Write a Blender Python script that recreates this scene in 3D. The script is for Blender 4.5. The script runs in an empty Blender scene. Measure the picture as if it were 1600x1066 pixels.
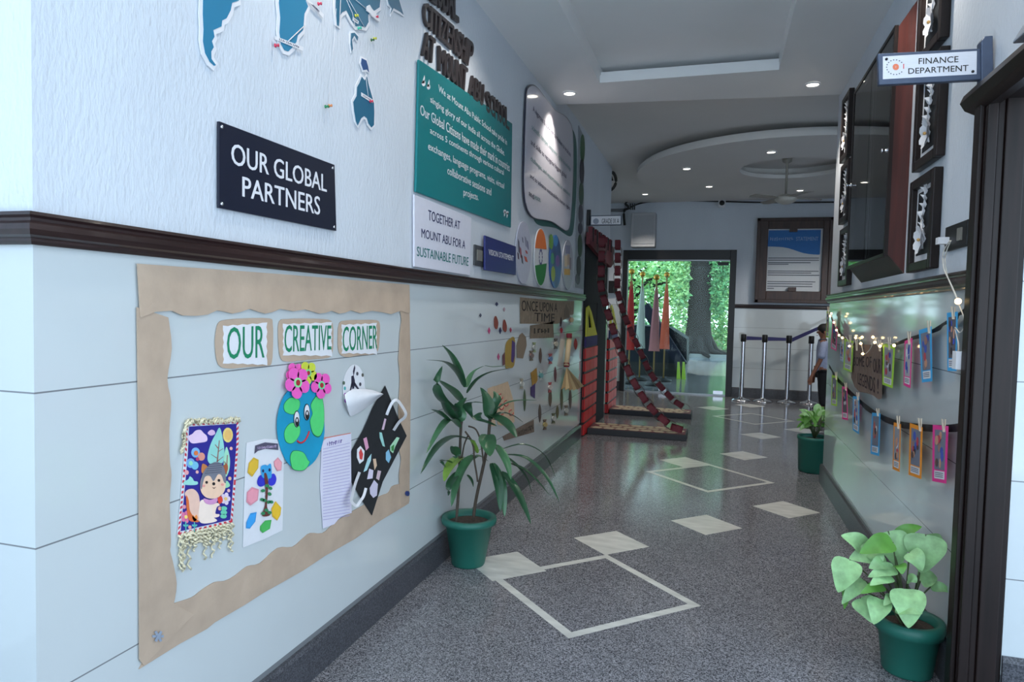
import bpy, bmesh, math, random
from mathutils import Vector, Matrix
random.seed(11)
S = bpy.context.scene
COL = S.collection
PI = math.pi

# ------------------------------------------------------------------ camera
EYE = Vector((0, 0, 1.3))
FPX, YAW, PITCH, ROLL = 1068.75, .290248, .045459, .023368
cy, sy, cp, sp, cr, sr = math.cos(YAW), math.sin(YAW), math.cos(PITCH), math.sin(PITCH), math.cos(ROLL), math.sin(ROLL)
FWD = Vector((-sy*cp, cy*cp, -sp)); RGT0 = Vector((cy, sy, 0)); UP0 = RGT0.cross(FWD)
RGT = cr*RGT0 + sr*UP0; UPV = -sr*RGT0 + cr*UP0
cam = bpy.data.cameras.new('camera'); cam.sensor_width = 36; cam.lens = FPX*36/1600
cam.clip_start = .02; cam.clip_end = 300
camo = bpy.data.objects.new('camera', cam); COL.objects.link(camo)
m = Matrix((RGT, UPV, -FWD)).transposed().to_4x4(); m.translation = EYE
camo.matrix_world = m
S.camera = camo

# ------------------------------------------------------------------ light
S.view_settings.view_transform = 'Standard'; S.view_settings.look = 'None'
S.view_settings.gamma = 1; S.view_settings.use_curve_mapping = False
S.view_settings.exposure = 0.14
W = bpy.data.worlds.new('world'); S.world = W; W.use_nodes = True
bg = W.node_tree.nodes['Background']
bg.inputs[1].default_value = 3.1
_n = W.node_tree.nodes; _g = _n.new('ShaderNodeTexCoord'); _s = _n.new('ShaderNodeSeparateXYZ'); _r = _n.new('ShaderNodeValToRGB'); _m = _n.new('ShaderNodeMapRange')
_m.inputs[1].default_value = -1; _m.inputs[2].default_value = 1
W.node_tree.links.new(_g.outputs['Generated'], _s.inputs[0]); W.node_tree.links.new(_s.outputs['Z'], _m.inputs[0]); W.node_tree.links.new(_m.outputs[0], _r.inputs[0]); W.node_tree.links.new(_r.outputs[0], bg.inputs[0])
_e = _r.color_ramp.elements; _e[0].position = .15; _e[0].color = (1.0, 1.34, 1.66, 1); _e[1].position = .95; _e[1].color = (.42, .62, .9, 1)
_x = _e.new(.5); _x.color = (.66, .80, .93, 1)
sun = bpy.data.lights.new('sun', 'SUN'); sun.energy = 5.0; sun.angle = .02; sun.color = (1, .95, .86)
suno = bpy.data.objects.new('sun', sun); COL.objects.link(suno); suno.location = (0, 30, 20)
suno.rotation_euler = Vector((.25, -.45, -1)).to_track_quat('-Z', 'Y').to_euler()
SPOT_W = 15.0
BULB_E = 5.0

# ------------------------------------------------------------------ picture rays to points on real surfaces
XL, XR, YB = -1.32, .835, 11.4
def ray(px, py):
    return RGT*((px-800)/FPX) - UPV*((py-533)/FPX) + FWD
def on(ax, v, px, py):
    d = ray(px, py); return EYE + d*((v-EYE[ax])/d[ax])
class Frame:
    def __init__(s, o, u, v, n): s.o, s.u, s.v, s.n = Vector(o), Vector(u), Vector(v), Vector(n)
    def pt(s, u, v, d=0): return s.o + s.u*u + s.v*v + s.n*d
    def px(s, p):
        d = ray(*p); t = (s.o-EYE).dot(s.n)/d.dot(s.n); q = EYE + d*t - s.o
        return (q.dot(s.u), q.dot(s.v))
    def pxs(s, ps): return [s.px(p) for p in ps]
FL = Frame((XL, 0, 0), (0, 1, 0), (0, 0, 1), (1, 0, 0))
FR = Frame((XR, 0, 0), (0, -1, 0), (0, 0, 1), (-1, 0, 0))
FB = Frame((0, YB, 0), (1, 0, 0), (0, 0, 1), (0, -1, 0))
FS = Frame((0, 2.60, 0), (1, 0, 0), (0, 0, 1), (0, -1, 0))
def cm(ox, oy, s): return lambda pts: [(ox+x*s, oy+y*s) for x, y in pts]

# ------------------------------------------------------------------ materials
def lin(c):
    return tuple((x/255/12.92 if x/255 <= .04045 else ((x/255+.055)/1.055)**2.4) for x in c)
MATS = {}
def mat(name, rgb, rough=.6, metal=0, var=.06, scale=40, bump=0, bscale=200, coat=0, emit=0, spec=.5, stretch=(1,1,1), trans=0):
    if name in MATS: return MATS[name]
    M = bpy.data.materials.new(name); M.use_nodes = True
    N = M.node_tree.nodes; Lk = M.node_tree.links; P = N['Principled BSDF']
    c = lin(rgb)
    tc = N.new('ShaderNodeTexCoord'); mp = N.new('ShaderNodeMapping'); mp.inputs['Scale'].default_value = stretch
    Lk.new(tc.outputs['Object'], mp.inputs[0])
    nz = N.new('ShaderNodeTexNoise'); nz.inputs['Scale'].default_value = scale; nz.inputs['Detail'].default_value = 4
    Lk.new(mp.outputs[0], nz.inputs['Vector'])
    cr_ = N.new('ShaderNodeValToRGB')
    cr_.color_ramp.elements[0].position = .3; cr_.color_ramp.elements[1].position = .7
    cr_.color_ramp.elements[0].color = (*[max(0, x*(1-var)) for x in c], 1)
    cr_.color_ramp.elements[1].color = (*[min(1, x*(1+var)) for x in c], 1)
    Lk.new(nz.outputs['Fac'], cr_.inputs[0]); Lk.new(cr_.outputs[0], P.inputs['Base Color'])
    P.inputs['Roughness'].default_value = rough; P.inputs['Metallic'].default_value = metal
    P.inputs['Specular IOR Level'].default_value = spec
    if coat: P.inputs['Coat Weight'].default_value = coat; P.inputs['Coat Roughness'].default_value = .05
    if trans: P.inputs['Transmission Weight'].default_value = trans
    if emit:
        P.inputs['Emission Color'].default_value = (*c, 1); P.inputs['Emission Strength'].default_value = emit
    if bump:
        n2 = N.new('ShaderNodeTexNoise'); n2.inputs['Scale'].default_value = bscale; n2.inputs['Detail'].default_value = 5
        Lk.new(mp.outputs[0], n2.inputs['Vector'])
        b = N.new('ShaderNodeBump'); b.inputs['Strength'].default_value = bump; b.inputs['Distance'].default_value = .01
        Lk.new(n2.outputs['Fac'], b.inputs['Height']); Lk.new(b.outputs[0], P.inputs['Normal'])
    MATS[name] = M; return M
def hexm(rgb, rough=.7, **k):
    return mat('paint_%02x%02x%02x_%d' % (*rgb, int(rough*100)), rgb, rough, var=k.pop('var', .04), **k)

m_plaster = mat('plaster', (208, 214, 222), .75, var=.03, scale=3, bump=.42, bscale=95, stretch=(1, 1, .4))
m_ceil = mat('ceiling_paint', (234, 234, 234), .8, var=.02, scale=2)
m_ceil_shade = mat('ceiling_paint_shaded', (222, 219, 215), .85, var=.02, scale=2)  # copy of the ceiling paint, darkened to stand in for dimmer lobby light
m_wood = mat('dark_wood', (30, 20, 18), .4, spec=.3, var=.35, scale=6, stretch=(8, 8, .6), bump=.05)
m_rail = mat('rail_wood', (44, 28, 27), .3, var=.3, scale=5, stretch=(10, .6, 10), coat=.3)
m_redwood = mat('red_wood', (74, 30, 24), .4, var=.35, scale=5, stretch=(9, 9, .5), coat=.3)
m_black = mat('black', (18, 18, 20), .5)
m_white = mat('white_paper', (226, 226, 230), .6, var=.02)
m_steel = mat('steel', (200, 200, 205), .18, metal=1, var=.03)
m_kraft = mat('kraft_paper', (186, 164, 144), .75, spec=.25, var=.09, scale=9, bump=1.0, bscale=7)
m_pot = mat('green_plastic', (32, 104, 90), .45, var=.06, scale=8)
m_soil = mat('soil', (74, 62, 54), .95, var=.4, scale=60, bump=.8, bscale=90)

def tile_mat():
    M = mat('wall_tile', (202, 208, 209), .07, var=.03, scale=1.5, spec=.5, coat=.25)
    N = M.node_tree.nodes; Lk = M.node_tree.links; P = N['Principled BSDF']
    src = P.inputs['Base Color'].links[0].from_socket
    g = N.new('ShaderNodeNewGeometry'); sx = N.new('ShaderNodeSeparateXYZ'); Lk.new(g.outputs['Position'], sx.inputs[0])
    def mm(op, a, b):
        n = N.new('ShaderNodeMath'); n.operation = op
        for i, v in enumerate((a, b)):
            if isinstance(v, (int, float)): n.inputs[i].default_value = v
            else: Lk.new(v, n.inputs[i])
        return n.outputs[0]
    z = mm('MODULO', mm('SUBTRACT', sx.outputs['Z'], .145), .3205)
    line = mm('LESS_THAN', z, .0035)
    mx = N.new('ShaderNodeMix'); mx.data_type = 'RGBA'
    Lk.new(line, mx.inputs[0]); Lk.new(src, mx.inputs[6]); mx.inputs[7].default_value = (.2, .21, .22, 1)
    Lk.new(mx.outputs[2], P.inputs['Base Color'])
    return M
m_tile = tile_mat()
def granite(name, dark, light, rough, sc=260):
    M = mat(name, dark, rough, var=0, spec=.32)
    N = M.node_tree.nodes; Lk = M.node_tree.links; P = N['Principled BSDF']
    tc = N['Texture Coordinate']
    v = N.new('ShaderNodeTexVoronoi'); v.inputs['Scale'].default_value = sc; Lk.new(tc.outputs['Object'], v.inputs['Vector'])
    sep = N.new('ShaderNodeSeparateColor'); Lk.new(v.outputs['Color'], sep.inputs[0])
    nz = N.new('ShaderNodeTexNoise'); nz.inputs['Scale'].default_value = 2.2; Lk.new(tc.outputs['Object'], nz.inputs['Vector'])
    r = N.new('ShaderNodeValToRGB'); e = r.color_ramp.elements
    e[0].color = (*lin(dark), 1); e[0].position = .15; e[1].color = (*lin(light), 1); e[1].position = .95
    Lk.new(sep.outputs[0], r.inputs[0])
    mx = N.new('ShaderNodeMix'); mx.data_type = 'RGBA'; mx.blend_type = 'MULTIPLY'; mx.inputs[0].default_value = .5
    r2 = N.new('ShaderNodeValToRGB'); r2.color_ramp.elements[0].color = (.75, .75, .75, 1); r2.color_ramp.elements[0].position = .35
    r2.color_ramp.elements[1].position = .65
    Lk.new(nz.outputs['Fac'], r2.inputs[0]); Lk.new(r.outputs[0], mx.inputs[6]); Lk.new(r2.outputs[0], mx.inputs[7])
    Lk.new(mx.outputs[2], P.inputs['Base Color'])
    return M
m_floor = granite('granite_floor', (70, 70, 74), (166, 164, 168), .14)
m_skirt = granite('granite_skirting', (56, 57, 61), (98, 98, 104), .3)
m_marble = mat('white_marble', (214, 212, 204), .22, var=.14, scale=7, stretch=(1, 3, 1))
def glass_mat(name, tint=(1, 1, 1), spec=1.45):
    M = bpy.data.materials.new(name); M.use_nodes = True
    N = M.node_tree.nodes; Lk = M.node_tree.links; N.remove(N['Principled BSDF'])
    tr = N.new('ShaderNodeBsdfTransparent'); tr.inputs[0].default_value = (*tint, 1)
    gl = N.new('ShaderNodeBsdfGlossy'); gl.inputs['Roughness'].default_value = .02
    fr = N.new('ShaderNodeFresnel'); fr.inputs[0].default_value = spec
    mx = N.new('ShaderNodeMixShader'); Lk.new(fr.outputs[0], mx.inputs[0]); Lk.new(tr.outputs[0], mx.inputs[1]); Lk.new(gl.outputs[0], mx.inputs[2])
    Lk.new(mx.outputs[0], N['Material Output'].inputs[0]); return M
m_glass = glass_mat('clear_glass', (.88, .98, .94), 1.22)
m_cglass = glass_mat('cabinet_glass', (.8, .84, .84), 1.9)

# ------------------------------------------------------------------ mesh builder
def wloc(o):
    v = Vector((0, 0, 0))
    while o is not None: v += o.location; o = o.parent
    return v
TXT = {}
def text_geo(s, bold=0.0):
    k = (s, bold)
    if k in TXT: return TXT[k]
    c = bpy.data.curves.new('t', 'FONT'); c.body = s; c.offset = bold; c.resolution_u = 3
    o = bpy.data.objects.new('t', c); COL.objects.link(o)
    me = bpy.data.meshes.new_from_object(o.evaluated_get(bpy.context.evaluated_depsgraph_get()))
    vs = [(v.co.x, v.co.y) for v in me.vertices]; fs = [tuple(p.vertices) for p in me.polygons]
    bpy.data.objects.remove(o); bpy.data.curves.remove(c); bpy.data.meshes.remove(me)
    TXT[k] = (vs, fs); return TXT[k]
class MB:
    def __init__(s): s.v, s.f, s.m, s.mats, s.sm = [], [], [], [], []
    def mi(s, mt):
        if mt not in s.mats: s.mats.append(mt)
        return s.mats.index(mt)
    def add(s, vs, fs, mt, smooth=False):
        b = len(s.v); s.v += [Vector(p) for p in vs]; k = s.mi(mt)
        for f in fs: s.f.append([i+b for i in f]); s.m.append(k); s.sm.append(smooth)
    def box(s, a, b, mt):
        (x0, y0, z0), (x1, y1, z1) = a, b
        s.add([(x0,y0,z0),(x1,y0,z0),(x1,y1,z0),(x0,y1,z0),(x0,y0,z1),(x1,y0,z1),(x1,y1,z1),(x0,y1,z1)],
              [(3,2,1,0),(4,5,6,7),(0,1,5,4),(1,2,6,5),(2,3,7,6),(3,0,4,7)], mt)
    def hexa(s, P8, mt):
        s.add(P8, [(3,2,1,0),(4,5,6,7),(0,1,5,4),(1,2,6,5),(2,3,7,6),(3,0,4,7)], mt)
    def prism(s, F, uv, d0, d1, mt):
        n = len(uv)
        s.add([F.pt(u, v, d1) for u, v in uv] + [F.pt(u, v, d0) for u, v in uv],
              [tuple(range(n)), tuple(range(2*n-1, n-1, -1))] + [(i, n+i, n+(i+1) % n, (i+1) % n) for i in range(n)], mt)
    def shape(s, F, pxpts, d, mt, th=.0008): s.prism(F, F.pxs(pxpts), d, d+th, mt)
    def rect(s, F, u0, v0, u1, v1, d0, d1, mt): s.prism(F, [(u0,v0),(u1,v0),(u1,v1),(u0,v1)], d0, d1, mt)
    def ell(s, F, c, rx, ry, d, mt, th=.0008, n=20, rot=0, px=True, a0=0, a1=2*PI):
        pts = []
        full = abs(a1-a0-2*PI) < 1e-6
        for i in range(n if full else n+1):
            a = a0+(a1-a0)*i/n; x, y = rx*math.cos(a), ry*math.sin(a)
            pts.append((c[0]+x*math.cos(rot)-y*math.sin(rot), c[1]+x*math.sin(rot)+y*math.cos(rot)))
        s.prism(F, F.pxs(pts) if px else pts, d, d+th, mt)
    def scribble(s, F, quad, d, mt, n=9, px=True):
        q = [F.px(p) for p in quad] if px else quad
        rs = random.Random(n)
        for i in range(n):
            a, e = (i+.12)/n, (i+.12+rs.uniform(.2, .5))/n; j0, j1 = rs.uniform(0, .25), rs.uniform(.75, 1)
            def bi(i_, j_): return [(q[3][k]+(q[2][k]-q[3][k])*i_)*(1-j_)+(q[0][k]+(q[1][k]-q[0][k])*i_)*j_ for k in (0, 1)]
            s.prism(F, [bi(a, j0), bi(e, j0), bi(e, j1), bi(a, j1)], d, d+.0004, mt)
            if rs.random() < .6:
                jm = rs.uniform(.3, .8); s.prism(F, [bi(a, jm-.08), bi(a+.8/n, jm-.08), bi(a+.8/n, jm+.08), bi(a, jm+.08)], d, d+.0004, mt)
    def text(s, F, t, quad, d, mt, bold=0.0, th=0, px=True, align=None):
        if bold:
            q = [F.px(p) for p in quad] if px else [list(p) for p in quad]
            w_ = (q[1][0]-q[0][0])*bold*1.1/max(1, len(t))*1.0; h_ = (q[0][1]-q[3][1])*bold*.35
            for i, (du, dv) in enumerate(((-w_, 0), (w_, 0), (0, h_), (0, -h_))): s.text(F, t, [(a+du, b+dv) for a, b in q], d+(i+1)*.0002, mt, 0, th, False)
            quad, px, bold = q, False, 0
        # quad: top-left, top-right, bottom-right, bottom-left of the letters' box
        q = [F.px(p) for p in quad] if px else quad
        vs, fs = text_geo(t, bold)
        if not vs: return
        x0 = min(a for a, b in vs); x1 = max(a for a, b in vs); y0 = min(b for a, b in vs); y1 = max(b for a, b in vs)
        def mp(a, b):
            i, j = (a-x0)/(x1-x0), (b-y0)/(y1-y0)
            top = [q[0][k]+(q[1][k]-q[0][k])*i for k in (0, 1)]; bot = [q[3][k]+(q[2][k]-q[3][k])*i for k in (0, 1)]
            return [bot[k]+(top[k]-bot[k])*j for k in (0, 1)]
        pts = [mp(a, b) for a, b in vs]
        if th:
            n = len(vs); s.add([F.pt(u, v, d+th) for u, v in pts] + [F.pt(u, v, d) for u, v in pts], fs, mt)
            ed = {}
            for f in fs:
                for i in range(len(f)):
                    a, b = f[i], f[(i+1) % len(f)]; ed[(a, b)] = ed.get((a, b), 0)+1
            base = len(s.v)-2*n
            k = s.mi(mt)
            for (a, b) in ed:
                if (b, a) not in ed: s.f.append([base+a, base+n+a, base+n+b, base+b]); s.m.append(k); s.sm.append(False)
        else:
            s.add([F.pt(u, v, d) for u, v in pts], fs, mt)
    def tube(s, pts, r, mt, n=8, closed=False, flat=1.0, up=(0, 0, 1)):
        pts = [Vector(p) for p in pts]; N_ = len(pts); vs = []
        rr = r if isinstance(r, (list, tuple)) else [r]*N_
        for i, p in enumerate(pts):
            if closed: t = pts[(i+1) % N_]-pts[i-1]
            else: t = pts[min(i+1, N_-1)]-pts[max(i-1, 0)]
            t.normalize(); u = Vector(up)
            a = t.cross(u)
            if a.length < .05: a = t.cross(Vector((1, 0, 0)))
            a.normalize(); b = a.cross(t)
            for k in range(n):
                w = 2*PI*k/n; vs.append(p + a*rr[i]*math.cos(w) + b*rr[i]*flat*math.sin(w))
        fs = []
        for i in range(N_ if closed else N_-1):
            j = (i+1) % N_
            for k in range(n): fs.append((i*n+k, i*n+(k+1) % n, j*n+(k+1) % n, j*n+k))
        if not closed: fs += [tuple(range(n-1, -1, -1)), tuple((N_-1)*n+k for k in range(n))]
        s.add(vs, fs, mt, True)
    def lathe(s, c, prof, mt, n=32, axis=(0, 0, 1), smooth=True):
        ax = Vector(axis).normalized(); a = ax.orthogonal().normalized(); b = ax.cross(a); c = Vector(c)
        vs = []
        for r, h in prof:
            for k in range(n):
                w = 2*PI*k/n; vs.append(c + ax*h + (a*math.cos(w)+b*math.sin(w))*r)
        fs = [(i*n+k, i*n+(k+1) % n, (i+1)*n+(k+1) % n, (i+1)*n+k) for i in range(len(prof)-1) for k in range(n)]
        s.add(vs, fs, mt, smooth)
    def ball(s, c, r, mt, n=10, sc=(1, 1, 1)):
        c = Vector(c); vs = []; fs = []
        for i in range(n+1):
            th = PI*i/n
            for k in range(2*n):
                w = PI*k/n; vs.append(c + Vector((r*sc[0]*math.sin(th)*math.cos(w), r*sc[1]*math.sin(th)*math.sin(w), r*sc[2]*math.cos(th))))
        for i in range(n):
            for k in range(2*n): fs.append((i*2*n+k, (i+1)*2*n+k, (i+1)*2*n+(k+1) % (2*n), i*2*n+(k+1) % (2*n)))
        s.add(vs, fs, mt, True)
    def build(s, name, parent=None, label=None, cat=None, group=None, kind=None, origin=None, bevel=0):
        me = bpy.data.meshes.new(name)
        if parent is not None: o0 = wloc(parent)
        elif origin is not None: o0 = Vector(origin)
        elif kind == 'structure': o0 = Vector((0, 0, 0))
        else:
            mn = [min(v[i] for v in s.v) for i in range(3)]; mx = [max(v[i] for v in s.v) for i in range(3)]
            o0 = Vector(((mn[0]+mx[0])/2, (mn[1]+mx[1])/2, mn[2]))
        me.from_pydata([v-o0 for v in s.v], [], s.f)
        for mt in s.mats: me.materials.append(mt)
        me.polygons.foreach_set('material_index', s.m); me.polygons.foreach_set('use_smooth', s.sm)
        bm = bmesh.new(); bm.from_mesh(me); bmesh.ops.recalc_face_normals(bm, faces=[f for f in bm.faces if len(f.verts) > 2]); bm.to_mesh(me); bm.free()
        me.update()
        o = bpy.data.objects.new(name, me); COL.objects.link(o)
        if parent is not None: o.parent = parent
        else: o.location = o0
        if bevel:
            b = o.modifiers.new('bevel', 'BEVEL'); b.width = bevel; b.segments = 2; b.limit_method = 'ANGLE'
        return tag(o, label, cat, group, kind)
def tag(o, label=None, cat=None, group=None, kind=None):
    if label: o['label'] = label
    if cat: o['category'] = cat
    if group: o['group'] = group
    if kind: o['kind'] = kind
    return o
def thing(name, loc, label, cat, group=None):
    o = bpy.data.objects.new(name, None); COL.objects.link(o); o.location = loc; o.empty_display_size = .05
    return tag(o, label, cat, group)
def smooth_closed(P, n=5):
    out = []; N_ = len(P)
    for i in range(N_):
        p0, p1, p2, p3 = P[i-1], P[i], P[(i+1) % N_], P[(i+2) % N_]
        for k in range(n):
            t = k/n
            out.append(tuple(.5*((2*p1[j])+(-p0[j]+p2[j])*t+(2*p0[j]-5*p1[j]+4*p2[j]-p3[j])*t*t+(-p0[j]+3*p1[j]-3*p2[j]+p3[j])*t**3) for j in range(len(p1))))
    return out
def smooth_open(P, n=6):
    P = [tuple(p) for p in P]; Q = [P[0]]+P+[P[-1]]; out = []
    for i in range(1, len(Q)-2):
        p0, p1, p2, p3 = Q[i-1], Q[i], Q[i+1], Q[i+2]
        for k in range(n):
            t = k/n
            out.append(tuple(.5*((2*p1[j])+(-p0[j]+p2[j])*t+(2*p0[j]-5*p1[j]+4*p2[j]-p3[j])*t*t+(-p0[j]+3*p1[j]-3*p2[j]+p3[j])*t**3) for j in range(len(p1))))
    out.append(P[-1]); return out
def quadbox(p0, p1, p2, p3): return [p0, p1, p2, p3]
def inset(pts, f):
    cx = sum(p[0] for p in pts)/len(pts); cy_ = sum(p[1] for p in pts)/len(pts)
    return [(cx+(x-cx)*f, cy_+(y-cy_)*f) for x, y in pts]
def ballpts(c, rx, ry, n=12): return [(c[0]+rx*math.cos(2*PI*i/n), c[1]+ry*math.sin(2*PI*i/n)) for i in range(n)]

# ================================================================== SETTING
ZC, ZF = 2.98, 3.10            # near and far ceiling heights
# floor with its inlaid marble
f = MB()
f.box((-6, -1.6, -.1), (6, 21.4, 0), m_floor)
def diamond(cx, cy_, r, ri=None, z=.0007):
    P = [(cx, cy_+r), (cx+r, cy_), (cx, cy_-r), (cx-r, cy_)]
    if ri is None: f.add([(x, y, z) for x, y in P], [(3, 2, 1, 0)], m_marble)
    else:
        Q = [(cx, cy_+ri), (cx+ri, cy_), (cx, cy_-ri), (cx-ri, cy_)]
        f.add([(x, y, z) for x, y in P+Q], [(i, (i+1) % 4, 4+(i+1) % 4, 4+i) for i in range(4)], m_marble)
for c in ((-.52, 3.12), (-.02, 5.65), (.48, 9.1)): diamond(*c, .497, .44)
for c in ((-.53, 3.82), (-.02, 4.36), (.49, 4.9), (.28, 6.65), (.5, 7.83)): diamond(*c, .214)
for p in ((790, 884), (1069, 722), (1256, 673), (1114, 638), (1172, 634)):
    q = on(2, 0, *p); diamond(q.x, q.y, .214, z=.0004)
# hairline joint of the slabs
f.add([(-.53, 2.62, .0003), (.83, 1.6, .0003), (.83, 1.603, .0003), (-.53, 2.623, .0003)], [(0, 1, 2, 3)], m_skirt)
f.build('floor', kind='structure')

def wall(name, boxes):
    w = MB()
    for a, b in boxes:
        z0, z1 = a[2], b[2]
        if z0 < 1.44 < z1:
            w.box(a, (b[0], b[1], 1.44), m_tile); w.box((a[0], a[1], 1.44), b, m_plaster)
        else: w.box(a, b, m_plaster)
    return w.build(name, kind='structure')
wall('wall_left', [((-1.5, 1.045, 0), (XL, 8.6, ZF+.05)), ((-5, 1.045, 0), (-1.5, 1.25, 3.2))])
wall('wall_right', [((XR, 2.74, 0), (1.05, 5.8, ZF)), ((XR, 1.0, 2.08), (1.05, 2.74, ZF)), ((.925, 2.55, 0), (2.2, 2.74, 2.08))])
DX0, DX1, DZ = -1.512, .262, 2.325
wall('wall_back', [((-2.2, YB, 0), (DX0, YB+.2, 3.3)), ((DX1, YB, 0), (4.2, YB+.2, 3.3)), ((DX0, YB, DZ), (DX1, YB+.2, 3.3))])
wall('wall_sky_shield', [((-2.4, -2.2, 0), (-2.2, 1.045, 3.0))])  # added out of view to cut sky light on the left end wall
wall('wall_lobby_left', [((-2.4, 8.6, 0), (-2.2, YB+.2, 3.3)), ((-2.2, 8.6, 0), (-1.5, 8.7, 3.3))])
wall('wall_lobby_right', [((4.0, 5.8, 0), (4.2, YB, 3.3)), ((1.05, 5.7, 0), (1.5, 5.8, 3.3)), ((3.9, 5.7, 0), (4.2, 5.8, 3.3)), ((1.5, 5.7, 2.3), (3.9, 5.8, 3.3))])  # unseen opening added here so daylight reaches the back wall

# ceilings
c = MB()
tx0, tx1, ty0, ty1 = -.885, .345, 1.5, 5.06
ye0, ye1 = 5.5, 5.74
c.hexa([(-1.5, ty1, ZC), (1.05, ty1, ZC), (1.05, ye1, ZC), (-1.5, ye0, ZC), (-1.5, ty1, ZC+.055), (1.05, ty1, ZC+.055), (1.05, ye1, ZC+.055), (-1.5, ye0, ZC+.055)], m_ceil)
c.box((tx0-.01, ty1+.035, ZC+.055), (tx1+.01, ty1+.30, ZC+.088), m_ceil)
c.hexa([(-1.5, ty1+.30, ZC+.055), (1.05, ty1+.30, ZC+.055), (1.05, ye1, ZC+.055), (-1.5, ye0, ZC+.055), (-1.5, ty1+.30, 3.3), (1.05, ty1+.30, 3.3), (1.05, ye1, 3.3), (-1.5, ye0, 3.3)], m_ceil)
c.box((-1.5, ty1, ZC+.055), (tx0, ty1+.30, 3.3), m_ceil); c.box((tx1, ty1, ZC+.055), (1.05, ty1+.30, 3.3), m_ceil)
c.box((-1.5, 1.0, ZC), (tx0, ty1, 3.3), m_ceil); c.box((tx1, 1.0, ZC), (1.05, ty1, 3.3), m_ceil)
c.box((tx0, 1.0, ZC), (tx1, ty0, 3.3), m_ceil)
c.box((tx0-.01, ty0-.01, ZC+.12), (tx1+.01, ty1+.30, 3.3), m_ceil)
c.box((-5, -2.2, ZC), (-1.5, 1.25, 3.3), m_ceil); c.box((-1.5, -2.2, ZC), (3.5, 1.0, 3.3), m_ceil)  # unseen roof slabs added over the camera to hold back sky light
c.build('ceiling', kind='structure')
c = MB(); c.box((-2.4, 5.74, ZF), (4.2, YB+.2, 3.35), m_ceil_shade)
c.hexa([(-1.5, ye0, ZF), (1.05, ye1-.002, ZF), (1.05, 5.742, ZF), (-1.5, 5.742, ZF), (-1.5, ye0, 3.35), (1.05, ye1-.002, 3.35), (1.05, 5.742, 3.35), (-1.5, 5.742, 3.35)], m_ceil)
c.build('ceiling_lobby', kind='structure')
# round dropped ceiling with a recess round the fan
CX, CY, CR, HR, ZD = .73, 8.55, 1.72, .565, 2.955
HX, HY = .75, 8.31
c = MB()
n_ = 96; vs = []; fs = []
for k in range(n_):
    a = 2*PI*k/n_; ca, sa = math.cos(a), math.sin(a)
    hp = lambda r, z: (HX+r*ca, HY+r*sa, z)
    op = lambda r, z: (CX+r*ca, CY+r*sa, z)
    vs += [hp(HR+.16, ZF), hp(HR+.16, ZD+.045), hp(HR, ZD+.045), hp(HR, ZD), op(CR, ZD), op(CR, ZD+.05), op(CR-.04, ZD+.05), op(CR-.04, ZD+.085), op(CR-.35, ZD+.085), op(CR-.35, ZF)]
for k in range(n_):
    for j in range(9): fs.append((k*10+j, ((k+1) % n_)*10+j, ((k+1) % n_)*10+j+1, k*10+j+1))
c.add(vs, fs, m_ceil_shade)
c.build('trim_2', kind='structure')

def mould(name, path, prof, mt, n0=None):
    # path: list of (x, y, outward normals sum); prof: closed (depth, z)
    w = MB(); k = len(prof); vs = []
    for x, y, nx, ny in path:
        for d, z in prof: vs.append((x+nx*d, y+ny*d, z))
    fs = []
    for i in range(len(path)-1):
        for j in range(k): fs.append((i*k+j, i*k+(j+1) % k, (i+1)*k+(j+1) % k, (i+1)*k+j))
    fs += [tuple(range(k)), tuple((len(path)-1)*k+j for j in range(k-1, -1, -1))]
    w.add(vs, fs, mt); return w.build(name, kind='structure')
railp = [(-.002, 1.408), (.012, 1.408), (.018, 1.414), (.018, 1.420), (.027, 1.426), (.031, 1.437), (.029, 1.448), (.022, 1.454), (.022, 1.460), (.028, 1.465), (.026, 1.472), (-.002, 1.474)]
skp = [(-.002, -.002), (.02, -.002), (.02, .118), (.012, .13), (-.002, .13)]
mould('trim_3', [(-5, 1.045, 0, -1), (XL, 1.045, 1, -1), (XL, 6.93, 1, 0)], railp, m_rail)
mould('trim_4', [(XR, 2.63, -1, 0), (XR, 5.8, -1, 1), (1.6, 5.8, 0, 1)], railp, m_rail)
mould('trim_5', [(DX1, YB, 0, -1), (4.0, YB, 0, -1)], railp, m_rail)
mould('baseboard_left', [(-5, 1.045, 0, -1), (XL, 1.045, 1, -1), (XL, 6.93, 1, 0)], skp, m_skirt)
mould('baseboard_right', [(XR, 2.63, -1, 0), (XR, 5.8, -1, 1), (1.6, 5.8, 0, 1)], [(d, z*1.15) for d, z in skp], m_skirt)
mould('baseboard_back', [(DX1, YB, 0, -1), (4.0, YB, 0, -1)], [(d, z*1.2) for d, z in skp], m_skirt)
mould('baseboard_doorway', [(.926, 2.55, 0, -1), (2.2, 2.55, 0, -1)], [(d*.6, z*1.65) for d, z in skp], m_skirt)
mould('baseboard_lobby', [(-2.2, YB, 0, -1), (DX0, YB, 0, -1)], [(d, z*1.2) for d, z in skp], m_skirt)

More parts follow.
